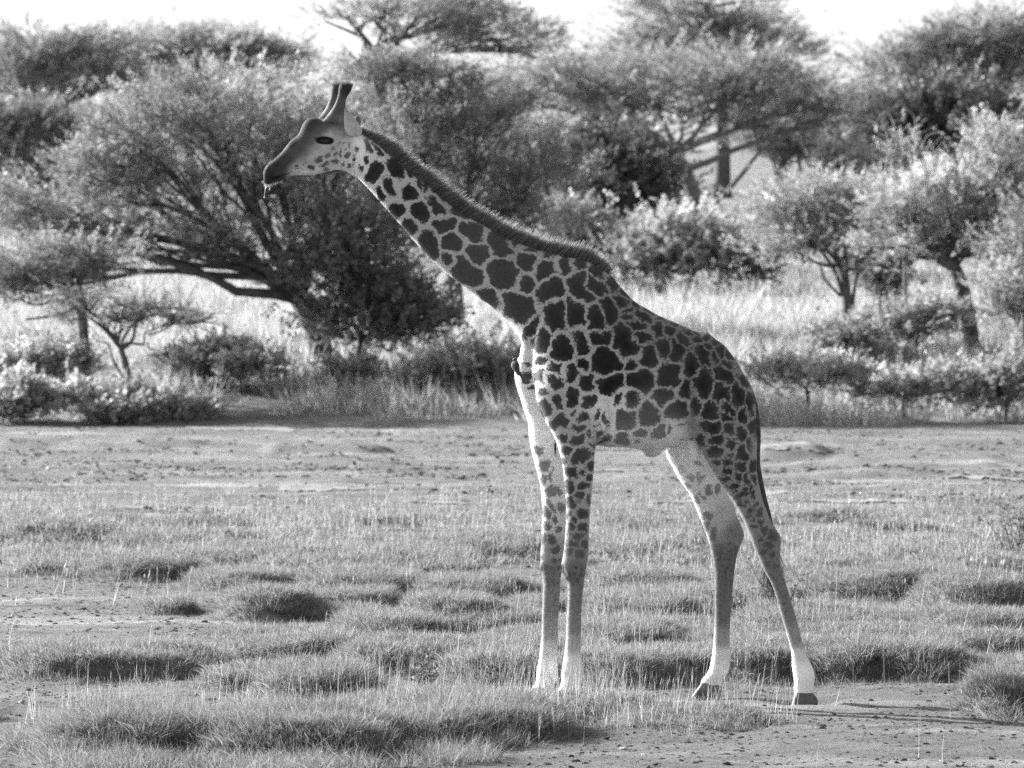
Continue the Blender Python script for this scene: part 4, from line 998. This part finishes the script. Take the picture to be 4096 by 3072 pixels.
def bez(a, b, sag, n=6, jit=0.0):
    a = np.asarray(a, float); b = np.asarray(b, float)
    t = np.linspace(0, 1, n)[:, None]
    m = (a + b) / 2 + np.asarray(sag)
    P = (1 - t) ** 2 * a + 2 * t * (1 - t) * m + t ** 2 * b
    if jit: P[1:-1] += R.normal(0, jit, (n - 2, 3))
    return P

def make_tree(name, label, d, base, fork, pads, leaf='mid', bark=None, trunk_r=.16, n_leaf=2200, ln=.42, cat='tree', group=None, depth=.8, flat=True, broad=False, pts=None, extra=(), shell=.5, clump=.34, bare_twigs=0, upward=.5):
    """pads: crown masses (x, y, rx, ry) in the 2212 px view at this distance; fork: where the limbs leave the trunk"""
    sc = SF * d / FPX
    bx, by_ = FP(base[0], base[1], d)[[0, 2]]
    zg = float(height(np.array([bx]), np.array([d - D0]))[0])
    rootp = np.array([bx, d - D0, zg])
    root = link(name, None, label=label, cat=cat, group=group, loc=rootp)
    g = Geo(); lf = Geo()
    fk = FP(fork[0], fork[1], d)
    path = [rootp - [0, 0, .15]] + [FP(p[0], p[1], d) + np.array([0, R.normal(0, .15), 0]) for p in (pts or [])] + [fk]
    path = catmull(np.array(path), 5) if len(path) > 2 else bez(path[0], path[1], R.normal(0, .12, 3), 7)
    g.tube(path - rootp, np.linspace(trunk_r * 1.25, trunk_r * .75, len(path)) * np.concatenate([[1.25], np.ones(len(path) - 1)]), 9)
    area = sum(p[2] * p[3] for p in pads)
    for p in pads:
        px, py, rx, ry = p[:4]
        c = FP(px, py, d); rx *= sc; ry *= sc; rd = max(rx * depth, .4)
        c = c + np.array([0, R.normal(0, rd * .3), 0])
        low = c - np.array([0, 0, ry * .55])
        start = fk if R.random() < .7 else path[int(len(path) * .75)]
        lim = bez(start, low, np.array([0, 0, .18 * np.linalg.norm(low - start) * R.uniform(-.3, 1)]) + R.normal(0, .12, 3), 8, .05)
        r0 = trunk_r * R.uniform(.38, .55)
        g.tube(lim - rootp, np.linspace(r0, r0 * .35, len(lim)), 6)
        ns = int(6 + 3 * rx)
        ang = R.random(ns) * 6.283; rr = np.sqrt(R.random(ns)) * .85
        tips = c + np.stack([np.cos(ang) * rr * rx, np.sin(ang) * rr * rd, R.uniform(-.35, .6, ns) * ry * np.sqrt(1 - rr ** 2)], 1)
        for tpt in tips:
            q = bez(lim[R.integers(3, 8)], tpt, np.array([0, 0, .12]), 5, .04)
            g.tube(q - rootp, np.linspace(r0 * .33, .010, 5), 4, False)
            for _ in range(3 + bare_twigs):
                e = q[R.integers(2, 5)]; e2 = e + np.array([R.normal(0, .45), R.normal(0, .45), R.normal(.15, .25)])
                g.tube(bez(e, e2, np.array([0, 0, .08]), 3) - rootp, np.linspace(.012, .005, 3), 3, False)
        n = int(n_leaf * p[2] * p[3] / area * (p[4] if len(p) > 4 else 1))
        if n < 1: continue
        ncl = max(5, int(n / 42)); csz = R.uniform(.55, 1.5, ncl)
        v = unit(R.normal(0, 1, (ncl, 3)))
        v[:, 2] = np.where(R.random(ncl) < (.75 if flat else .6), np.abs(v[:, 2]), v[:, 2])
        rad = R.random(ncl) ** (.33 if shell < .6 else .25)
        cl = v * rad[:, None] * np.array([rx, rd, ry])
        w_ = R.integers(0, ncl, n)
        sg = clump * np.array([1.25, 1.25, .55 if flat else .9])
        pos = c + cl[w_] + R.normal(0, 1, (n, 3)) * sg * csz[w_][:, None]
        dr = unit((pos - low) * np.array([1, 1, .6]) + R.normal(0, .35, (n, 3))) + np.array([0, 0, upward]) * R.random(n)[:, None]
        ct = R.uniform(.6, 1.4, ncl)
        sprays(lf, pos - rootp, dr, ln * R.uniform(.7, 1.3, n), broad, ct[w_] * R.uniform(.8, 1.2, n))
    for e in extra:
        P = catmull(np.array([FP(q[0], q[1], d) for q in e[0]]), 5)
        P[:, 1] += np.linspace(0, R.normal(0, .4), len(P))
        g.tube(P - rootp, np.linspace(e[1], e[2], len(P)), 7)
    tr = link('trunk', g.mesh('trunk', bark or M_BARK), root)
    link('crown', lf.mesh('crown', M_L[leaf], False), root)
    return root

def copy_tree(src, x, y, s, label, rz, group=None):
    r = src.copy(); COL.objects.link(r)
    r.location = (x, y, float(height(np.array([x]), np.array([y]))[0]) - .1); r.scale = (s, s, s * R.uniform(.9, 1.1)); r.rotation_euler = (0, 0, rz)
    r['label'] = label
    if group: r['group'] = group
    for ch in src.children:
        c = ch.copy(); COL.objects.link(c); c.parent = r
    return r

# the spreading acacia behind the giraffe's head
make_tree('acacia_tree', 'spreading acacia with leaning dark trunk and wide rounded crown behind the giraffe head', 104, (692, 800), (622, 615),
    [(450, 235, 190, 70), (330, 300, 150, 60), (240, 380, 200, 75), (110, 480, 170, 85), (420, 420, 200, 95), (600, 300, 150, 95), (640, 430, 170, 95), (350, 540, 230, 60), (90, 600, 160, 45), (780, 440, 130, 90), (540, 540, 160, 60), (700, 330, 120, 80), (500, 340, 150, 80), (210, 480, 150, 70)],
    'mid', trunk_r=.22, n_leaf=7000, ln=.38, pts=[(690, 740), (665, 670)], clump=.27, depth=.5,
    extra=[(((622, 615), (560, 585), (470, 565), (370, 480), (310, 420)), .13, .05), (((625, 612), (640, 560), (620, 470), (610, 380)), .10, .04), (((600, 605), (520, 560), (420, 545), (330, 540)), .08, .03)])
make_tree('leafy_shrub', 'dense dark leafy shrub growing against the leaning acacia trunk', 103.2, (775, 800), (780, 730),
    [(780, 600, 95, 70), (830, 660, 100, 70), (790, 720, 110, 70), (880, 690, 75, 35), (720, 560, 80, 50), (760, 500, 80, 50), (920, 700, 40, 16)], 'dark', trunk_r=.06, n_leaf=2600, ln=.34, cat='shrub', flat=False, broad=True, clump=.22)
make_tree('thorn_tree', 'rounded thorn tree rising behind the giraffe neck', 119, (985, 640), (970, 540),
    [(900, 190, 140, 70), (820, 170, 90, 40), (1040, 290, 150, 80), (960, 380, 170, 80), (1130, 400, 110, 70), (880, 300, 130, 80), (1150, 480, 90, 40), (1000, 480, 150, 60), (860, 480, 110, 70)],
    'grey', trunk_r=.18, n_leaf=5600, ln=.40, pts=[(980, 600)], clump=.30)
make_tree('slim_tree', 'slim young tree with a straight thin trunk left of the forked bare sapling', 100.5, (186, 765), (165, 610),
    [(150, 600, 140, 32), (60, 640, 110, 28), (230, 570, 90, 30), (120, 560, 110, 30), (20, 600, 60, 40)], 'grey', trunk_r=.10, n_leaf=1500, ln=.34, pts=[(178, 690)], clump=.22, extra=[(((170, 660), (130, 680), (60, 690)), .04, .02)])
make_tree('forked_sapling', 'nearly bare forked sapling with flat spreading twigs on the bank', 97.6, (284, 845), (262, 755),
    [(240, 690, 110, 9), (390, 690, 90, 8), (170, 650, 60, 12), (320, 668, 90, 8)], 'grey', trunk_r=.07, n_leaf=520, ln=.22, pts=[(275, 800)], clump=.15, bare_twigs=3,
    extra=[(((262, 755), (235, 720), (200, 690), (160, 660)), .045, .015), (((264, 755), (285, 735), (300, 690), (350, 680), (430, 678)), .04, .012), (((275, 830), (245, 780), (232, 745), (205, 735)), .03, .01), (((255, 740), (262, 700), (240, 660)), .03, .012)])
# tall open acacia over the horns
make_tree('open_acacia', 'tall open acacia with sky showing through its high crown', 165, (838, 430), (805, 110),
    [(760, 35, 100, 22, .8), (880, 45, 130, 40, .7), (1000, 30, 120, 40, .7), (940, 95, 150, 35, .9), (1090, 80, 110, 35, .9), (830, 10, 120, 20, .8), (1160, 110, 70, 25, .9)], 'mid', trunk_r=.24, n_leaf=2300, ln=.50, pts=[(835, 300), (820, 180)], clump=.35,
    extra=[(((805, 110), (790, 85), (760, 70), (700, 45)), .10, .03), (((812, 150), (860, 90), (900, 40), (915, 0)), .10, .03), (((818, 180), (930, 120), (1010, 70)), .09, .03)])
ub = make_tree('umbrella_acacia', 'umbrella acacia with a wide layered crown and pale forked trunk', 190, (1502, 480), (1462, 330),
    [(1240, 190, 170, 42), (1400, 165, 200, 50), (1580, 180, 200, 48), (1740, 215, 170, 42), (1850, 245, 80, 28), (1480, 220, 240, 45), (1300, 235, 160, 40), (1130, 205, 90, 35), (1660, 255, 190, 30)],
    'grey', bark=M_BARK3, trunk_r=.24, n_leaf=4600, ln=.62, pts=[(1500, 430), (1490, 390)], clump=.5, group='umbrella acacias on the slope',
    extra=[(((1500, 420), (1480, 370), (1430, 300), (1380, 270)), .12, .05), (((1520, 470), (1600, 380), (1640, 330), (1700, 290), (1740, 240)), .10, .04), (((1640, 330), (1632, 290), (1605, 245)), .08, .03), (((1640, 300), (1680, 250)), .05, .02)])
make_tree('crown_tree', 'tall acacia whose stacked flat layers top the skyline behind the umbrella acacia', 250, (1560, 380), (1560, 150),
    [(1540, 5, 190, 20), (1500, 50, 150, 22), (1620, 80, 150, 26), (1500, 100, 170, 26), (1430, 130, 110, 24), (1640, 120, 110, 20)], 'mid', trunk_r=.34, n_leaf=2600, ln=.8, clump=.6, depth=.6)
# skyline trees on the left
make_tree('skyline_acacia', 'broad flat-topped acacia on the skyline above the left bank', 225, (90, 430), (80, 220), [(60, 110, 170, 32), (170, 130, 130, 36), (40, 180, 170, 46), (180, 190, 130, 40)], 'grey', trunk_r=.32, n_leaf=3000, ln=.75, clump=.55, group='skyline acacias')
make_tree('skyline_acacia', 'long low-crowned acacia on the skyline between the left tree and the horned head', 238, (420, 400), (400, 200), [(330, 100, 110, 24), (440, 112, 140, 26), (540, 130, 100, 28), (380, 160, 160, 32), (590, 150, 60, 34)], 'mid', trunk_r=.32, n_leaf=3000, ln=.75, clump=.55, group='skyline acacias')
make_tree('dark_acacia', 'dark shaded acacia under the left skyline crowns', 170, (70, 480), (70, 400), [(60, 300, 140, 60), (150, 330, 110, 50), (30, 380, 110, 50), (-60, 300, 90, 70)], 'dark', trunk_r=.25, n_leaf=2400, ln=.6, clump=.45)
# trees on the right
make_tree('right_acacia', 'bushy acacia closing the skyline at the right edge', 205, (2060, 430), (2050, 260), [(2130, 90, 110, 36), (2040, 130, 110, 36), (1960, 170, 110, 36), (2130, 180, 130, 50), (2010, 220, 130, 40), (2230, 120, 80, 60)], 'grey', trunk_r=.32, n_leaf=3800, ln=.7, clump=.5)
make_tree('dark_thicket_tree', 'dark evergreen tree behind the pale twigs on the right', 172, (2010, 420), (2010, 350), [(2000, 270, 95, 60), (1950, 300, 70, 60), (2060, 320, 80, 60), (1930, 350, 60, 40), (2120, 280, 60, 60)], 'deep', trunk_r=.22, n_leaf=2600, ln=.55, flat=False, clump=.4, broad=True)
make_tree('conical_bush', 'small dark cone-shaped evergreen under the umbrella acacia', 176, (1812, 405), (1812, 385), [(1808, 335, 26, 26), (1812, 360, 38, 30), (1815, 385, 45, 26)], 'deep', trunk_r=.08, n_leaf=1000, ln=.4, cat='bush', flat=False, broad=True, clump=.22)
make_tree('hanging_thicket', 'dark thicket hung with pale dead vines under the umbrella acacia', 168, (1330, 470), (1330, 400), [(1250, 340, 80, 36), (1340, 330, 110, 40), (1330, 400, 110, 50), (1290, 440, 90, 40), (1400, 430, 70, 40)], 'deep', trunk_r=.15, n_leaf=2600, ln=.5, cat='bush', flat=False, broad=True, clump=.4)
make_tree('small_thorn_tree', 'small pale thorn tree with several stems standing in the bright slope grass', 120, (1832, 680), (1815, 570),
    [(1740, 430, 110, 42), (1700, 480, 90, 42), (1840, 450, 100, 46), (1790, 500, 130, 50), (1880, 520, 90, 46), (1720, 540, 90, 30)], 'pale', bark=M_BARK, trunk_r=.10, n_leaf=3400, ln=.34, pts=[(1828, 620)], clump=.25,
    extra=[(((1840, 678), (1848, 610), (1870, 540)), .06, .02), (((1822, 640), (1800, 580), (1750, 520), (1680, 495)), .06, .02), (((1815, 640), (1780, 600), (1770, 570)), .04, .015), (((1830, 600), (1825, 540), (1800, 480)), .05, .02)])
make_tree('leaning_acacia', 'leaning acacia with a slanting dark trunk on the right of the slope', 111, (2110, 650), (2030, 560),
    [(2000, 470, 110, 70), (1950, 540, 80, 40), (2110, 420, 110, 80), (2170, 340, 80, 60), (2080, 520, 100, 50), (2190, 520, 70, 60), (2190, 430, 60, 60), (1940, 460, 60, 40)], 'pale', trunk_r=.15, n_leaf=3600, ln=.34, pts=[(2070, 600)], clump=.27,
    extra=[(((2050, 580), (1990, 510), (1930, 480), (1880, 470)), .06, .02), (((2040, 570), (2070, 500), (2080, 430), (2090, 390)), .05, .02)])
make_tree('vine_shrub', 'tall bare-twigged shrub with arching pale stems before the dark evergreen', 114, (1960, 560), (1955, 470), [(1950, 420, 70, 60, .5), (1990, 360, 60, 60, .3), (1930, 330, 40, 50, .2)], 'pale', bark=M_BARK2, trunk_r=.05, n_leaf=700, ln=.26, cat='shrub', clump=.2, bare_twigs=4, flat=False,
    extra=[(((1958, 470), (1950, 380), (1935, 280), (1915, 240), (1890, 270)), .03, .012), (((1960, 470), (1985, 360), (1975, 260), (1950, 235)), .03, .012), (((1965, 450), (2000, 360), (2040, 330), (2060, 360)), .025, .01), (((1965, 450), (1990, 320), (2010, 290), (2040, 290)), .025, .01)])
make_tree('edge_acacia', 'pale leafy acacia hanging in from beside the leaning trunk', 108, (2230, 690), (2220, 600), [(2190, 620, 60, 50), (2200, 680, 60, 40), (2240, 560, 70, 70), (2260, 480, 70, 60)], 'pale', trunk_r=.12, n_leaf=1600, ln=.34, clump=.25)
# shrubs
SHR = [('bright rounded bush at the foot of the umbrella acacia', 150, (1500, 610), [(1450, 525, 90, 36), (1540, 540, 90, 36), (1500, 570, 140, 32), (1390, 560, 60, 30), (1620, 570, 60, 26)], 'pale', 2200, .42, .32),
       ('low shaded bush left of the umbrella trunk', 152, (1300, 590), [(1270, 540, 80, 36), (1330, 560, 90, 30), (1230, 500, 60, 40)], 'grey', 1300, .42, .3),
       ('small dark bush beside the small thorn tree', 124, (1905, 625), [(1900, 590, 50, 26), (1930, 600, 36, 20)], 'dark', 700, .34, .22),
       ('tangled fallen branch shrub in the right slope grass', 108, (1985, 735), [(1960, 700, 70, 16), (2010, 685, 60, 20), (1920, 730, 80, 12)], 'grey', 700, .26, .2),
       ('dark low bush on the slope beneath the small thorn tree', 107, (1850, 775), [(1790, 740, 50, 22), (1850, 750, 60, 22), (1900, 770, 60, 20)], 'grey', 700, .26, .2),
       ('wide leafy shrub at the mud edge below the forked sapling', 96.6, (250, 905), [(180, 868, 80, 22), (262, 872, 70, 28), (340, 880, 70, 24), (230, 895, 110, 18), (430, 898, 60, 14)], 'pale', 1300, .24, .16),
       ('leafy shrub at the left end of the mud bank', 96.4, (50, 900), [(20, 862, 60, 26), (80, 880, 60, 18), (10, 895, 70, 16)], 'pale', 800, .24, .16),
       ('low dark bush left of the leaning acacia trunk', 101.5, (440, 800), [(400, 785, 50, 14), (460, 782, 60, 18), (515, 786, 40, 13)], 'dark', 1100, .24, .16),
       ('scrubby bush row under the leafy dark shrub', 100.6, (620, 815), [(560, 800, 70, 18), (760, 805, 60, 16)], 'grey', 700, .22, .15),
       ('bank bush behind the giraffe chest', 99.4, (1000, 855), [(960, 808, 70, 30), (1040, 798, 80, 36), (1110, 812, 55, 30), (890, 836, 40, 12)], 'pale', 1300, .24, .17),
       ('grassy bush below the slim young tree', 99.5, (120, 800), [(50, 790, 70, 13), (130, 795, 60, 12)], 'pale', 1300, .24, .16),
       ('low bush at the right mud edge', 99.0, (1960, 850), [(1870, 846, 55, 9), (1980, 842, 70, 12), (2070, 834, 70, 15)], 'pale', 1000, .24, .16),
       ('leafy bush filling the right end of the bank', 98.8, (2180, 860), [(2150, 834, 60, 20), (2215, 815, 50, 30), (2140, 856, 70, 12)], 'pale', 1000, .24, .16),
       ('pale weeds on the bank behind the giraffe rump', 98.6, (1740, 850), [(1700, 810, 80, 26), (1780, 815, 80, 22)], 'pale', 900, .22, .15)]
shr = []
for lab, d, bs, pads, lf_, n, l_, cl_ in SHR:
    shr.append(make_tree('bush', lab, d, bs, (bs[0], bs[1] - 14), pads, lf_, trunk_r=.03, n_leaf=n, ln=l_ * 1.1, cat='bush', flat=False, broad=True, clump=cl_ * .9, upward=1.0))
# wood on the hill behind: further trees that fill the slope
FILL = [(-17, 178, 300), (-9, 200, 250), (-3.5, 190, 240), (1.5, 215, 230), (12, 228, 260), (15.5, 198, 240), (20, 206, 220), (-22, 205, 220), (-13, 232, 180), (-1, 240, 190), (5, 262, 170), (13, 250, 190), (19, 240, 170), (26, 225, 150), (-27, 240, 150), (-8, 268, 190), (23, 270, 150), (-20, 275, 130), (16, 285, 175), (.5, 200, 290), (-6, 172, 330), (3.5, 205, 310), (27, 190, 250), (-30, 200, 150), (33, 250, 120), (-35, 260, 120)]
places = ['behind the dark shaded acacia', 'above the spreading acacia', 'behind the giraffe mane', 'left of the umbrella acacia', 'behind the umbrella acacia', 'behind the leaning acacia', 'behind the right evergreen', 'beyond the left bank', 'under the long skyline acacia', 'below the open acacia', 'under the stacked skyline crown', 'between umbrella acacia and right skyline tree', 'below the right skyline tree', 'beyond the right bank', 'far beyond the left bank', 'on the hill crest behind the open acacia', 'on the hill crest at the right', 'on the hill crest at the left', 'on the crest behind the stacked crown', 'between neck and umbrella trunk', 'low on the slope behind the giraffe head', 'low on the slope left of the pale bush', 'at the right end of the wood', 'at the left end of the wood', 'furthest right on the hill', 'furthest left on the hill']
KIN = ['acacia', 'thorn tree', 'bushy acacia']
srcs = [o for o in COL.objects if o.name.split('.')[0] in ('thorn_tree', 'right_acacia', 'small_thorn_tree')]
for k, (x, d, ty) in enumerate(FILL):
    s0 = srcs[k % 3]
    hz = max(max(v[2] for v in ch.bound_box) for ch in s0.children)
    zt = float(FP(1106, ty, d)[2]) - float(height(np.array([x]), np.array([d - D0]))[0])
    copy_tree(s0, x, d - D0, max(.5, zt / hz), 'hillside ' + KIN[k % 3] + ' ' + places[k], R.uniform(0, 6.28), 'trees filling the hillside wood')
# ================================================================== BIRD
def KB(x, y):                          # close-up view of the breast -> 4096 px
    return 1980 + x / 7.373, 1330 + y / 7.373
def kbp(x, y, dep):
    a, b = KB(x, y); return unproj(a / 4, b / 4, dep)
BD = .0
bird = link('bird', None, label='small dark oxpecker bird clinging upright to the giraffe breast', cat='bird')
b0 = kbp(640, 1150, BD); bird.location = b0
M_BB = mat_plain('bird_back_feathers', .035, .6, .3, 80); M_BP = mat_plain('bird_belly_feathers', .16, .8, .3, 80); M_BILL = mat_plain('bird_bill', .4, .4, .2, 80)
def bloft(rows, name, mat, parent, n=14, yo=0.0):
    q = catmull(np.array(rows, float), 4)
    P1 = np.array([kbp(r[0], r[1], BD) for r in q]); P2 = np.array([kbp(r[2], r[3], BD) for r in q])
    A2 = np.zeros_like(P1); A2[:, 1] = q[:, 4]
    C = (P1 + P2) / 2; C[:, 1] += yo
    gg = Geo(); gg.loft(C - b0, (P1 - P2) / 2, A2, n)
    return link(name, gg.mesh(name, mat), parent)
bloft([(560, 830, 660, 820, .008), (490, 900, 690, 860, .016), (480, 1000, 715, 960, .021), (520, 1080, 730, 1080, .019), (600, 1180, 735, 1180, .013), (660, 1260, 735, 1260, .007)], 'body', M_BP, bird)
hd_ = bloft([(520, 830, 650, 850, .008), (520, 790, 665, 810, .011), (545, 755, 670, 770, .010), (590, 735, 655, 740, .005)], 'head', M_BB, bird)
bloft([(650, 745, 660, 800, .004), (675, 738, 680, 775, .003), (692, 745, 690, 760, .0012)], 'bill', M_BILL, bird, 10)
for sg in (-1, 1):
    bloft([(580, 850, 660, 840, .003), (575, 940, 705, 900, .006), (590, 1060, 722, 1030, .006), (630, 1160, 728, 1150, .005), (680, 1270, 726, 1260, .002)], 'wing', M_BB, bird, 12, sg * .021)
bloft([(690, 1200, 760, 1150, .007), (735, 1290, 800, 1250, .006), (800, 1380, 850, 1340, .005), (870, 1480, 890, 1440, .002)], 'tail', M_BB, bird, 10)
gg = Geo(); V, F = ellipsoid(kbp(612, 785, BD - .011) - b0, (.0028, .0014, .0028), 8, 10); gg.add(V, F)
link('eye', gg.mesh('eye', M_EYE), hd_)
for dx in (0, 40):
    gg = Geo(); gg.tube(np.array([kbp(690 + dx * .3, 1040 + dx, BD), kbp(715, 1060 + dx, BD), kbp(745, 1050 + dx, BD + .01)]) - b0, .0011, 5)
    link('leg', gg.mesh('leg', M_BB), bird)

# ================================================================== LEAFY WEEDS
M_WEED = mat_leaf('weed_leaf', .16, .4); M_STEM = mat_plain('weed_stem', .12, .9)
def weed(label, px, py, h, n, seed):
    x, y = FG(px, py); x, y = float(x), float(y)
    z = float(height(np.array([x]), np.array([y]))[0])
    root = link('weed', None, label=label, cat='plant', loc=(x, y, z))
    st = Geo(); lf = Geo()
    for k in range(n):
        tip = np.array([R.normal(0, h * .28), R.normal(0, h * .28), h * R.uniform(.6, 1)])
        P = bez(np.zeros(3) - [0, 0, .03], tip, R.normal(0, h * .06, 3), 7); st.tube(P, np.linspace(.005, .002, 7), 5)
        q = R.integers(2, 7, 12); pos = P[q] + R.normal(0, .01, (12, 3))
        sprays(lf, pos, R.normal(0, 1, (12, 3)) * np.array([1, 1, .4]) + [0, 0, .5], np.full(12, .09) * R.uniform(.7, 1.3, 12), True)
    link('stems', st.mesh('stems', M_STEM), root); link('leaves', lf.mesh('leaves', M_WEED, False), root)
weed('leafy upright weed between the hind leg and the right hummocks', 1690, 1350, .40, 6, 1)
weed('tall leafy weed at the right edge of the meadow', 2192, 1235, .62, 8, 2)
weed('small leafy weed among the hummocks left of the forelegs', 930, 1500, .22, 4, 3)
weed('low weed under the hind legs', 1570, 1335, .18, 3, 4)
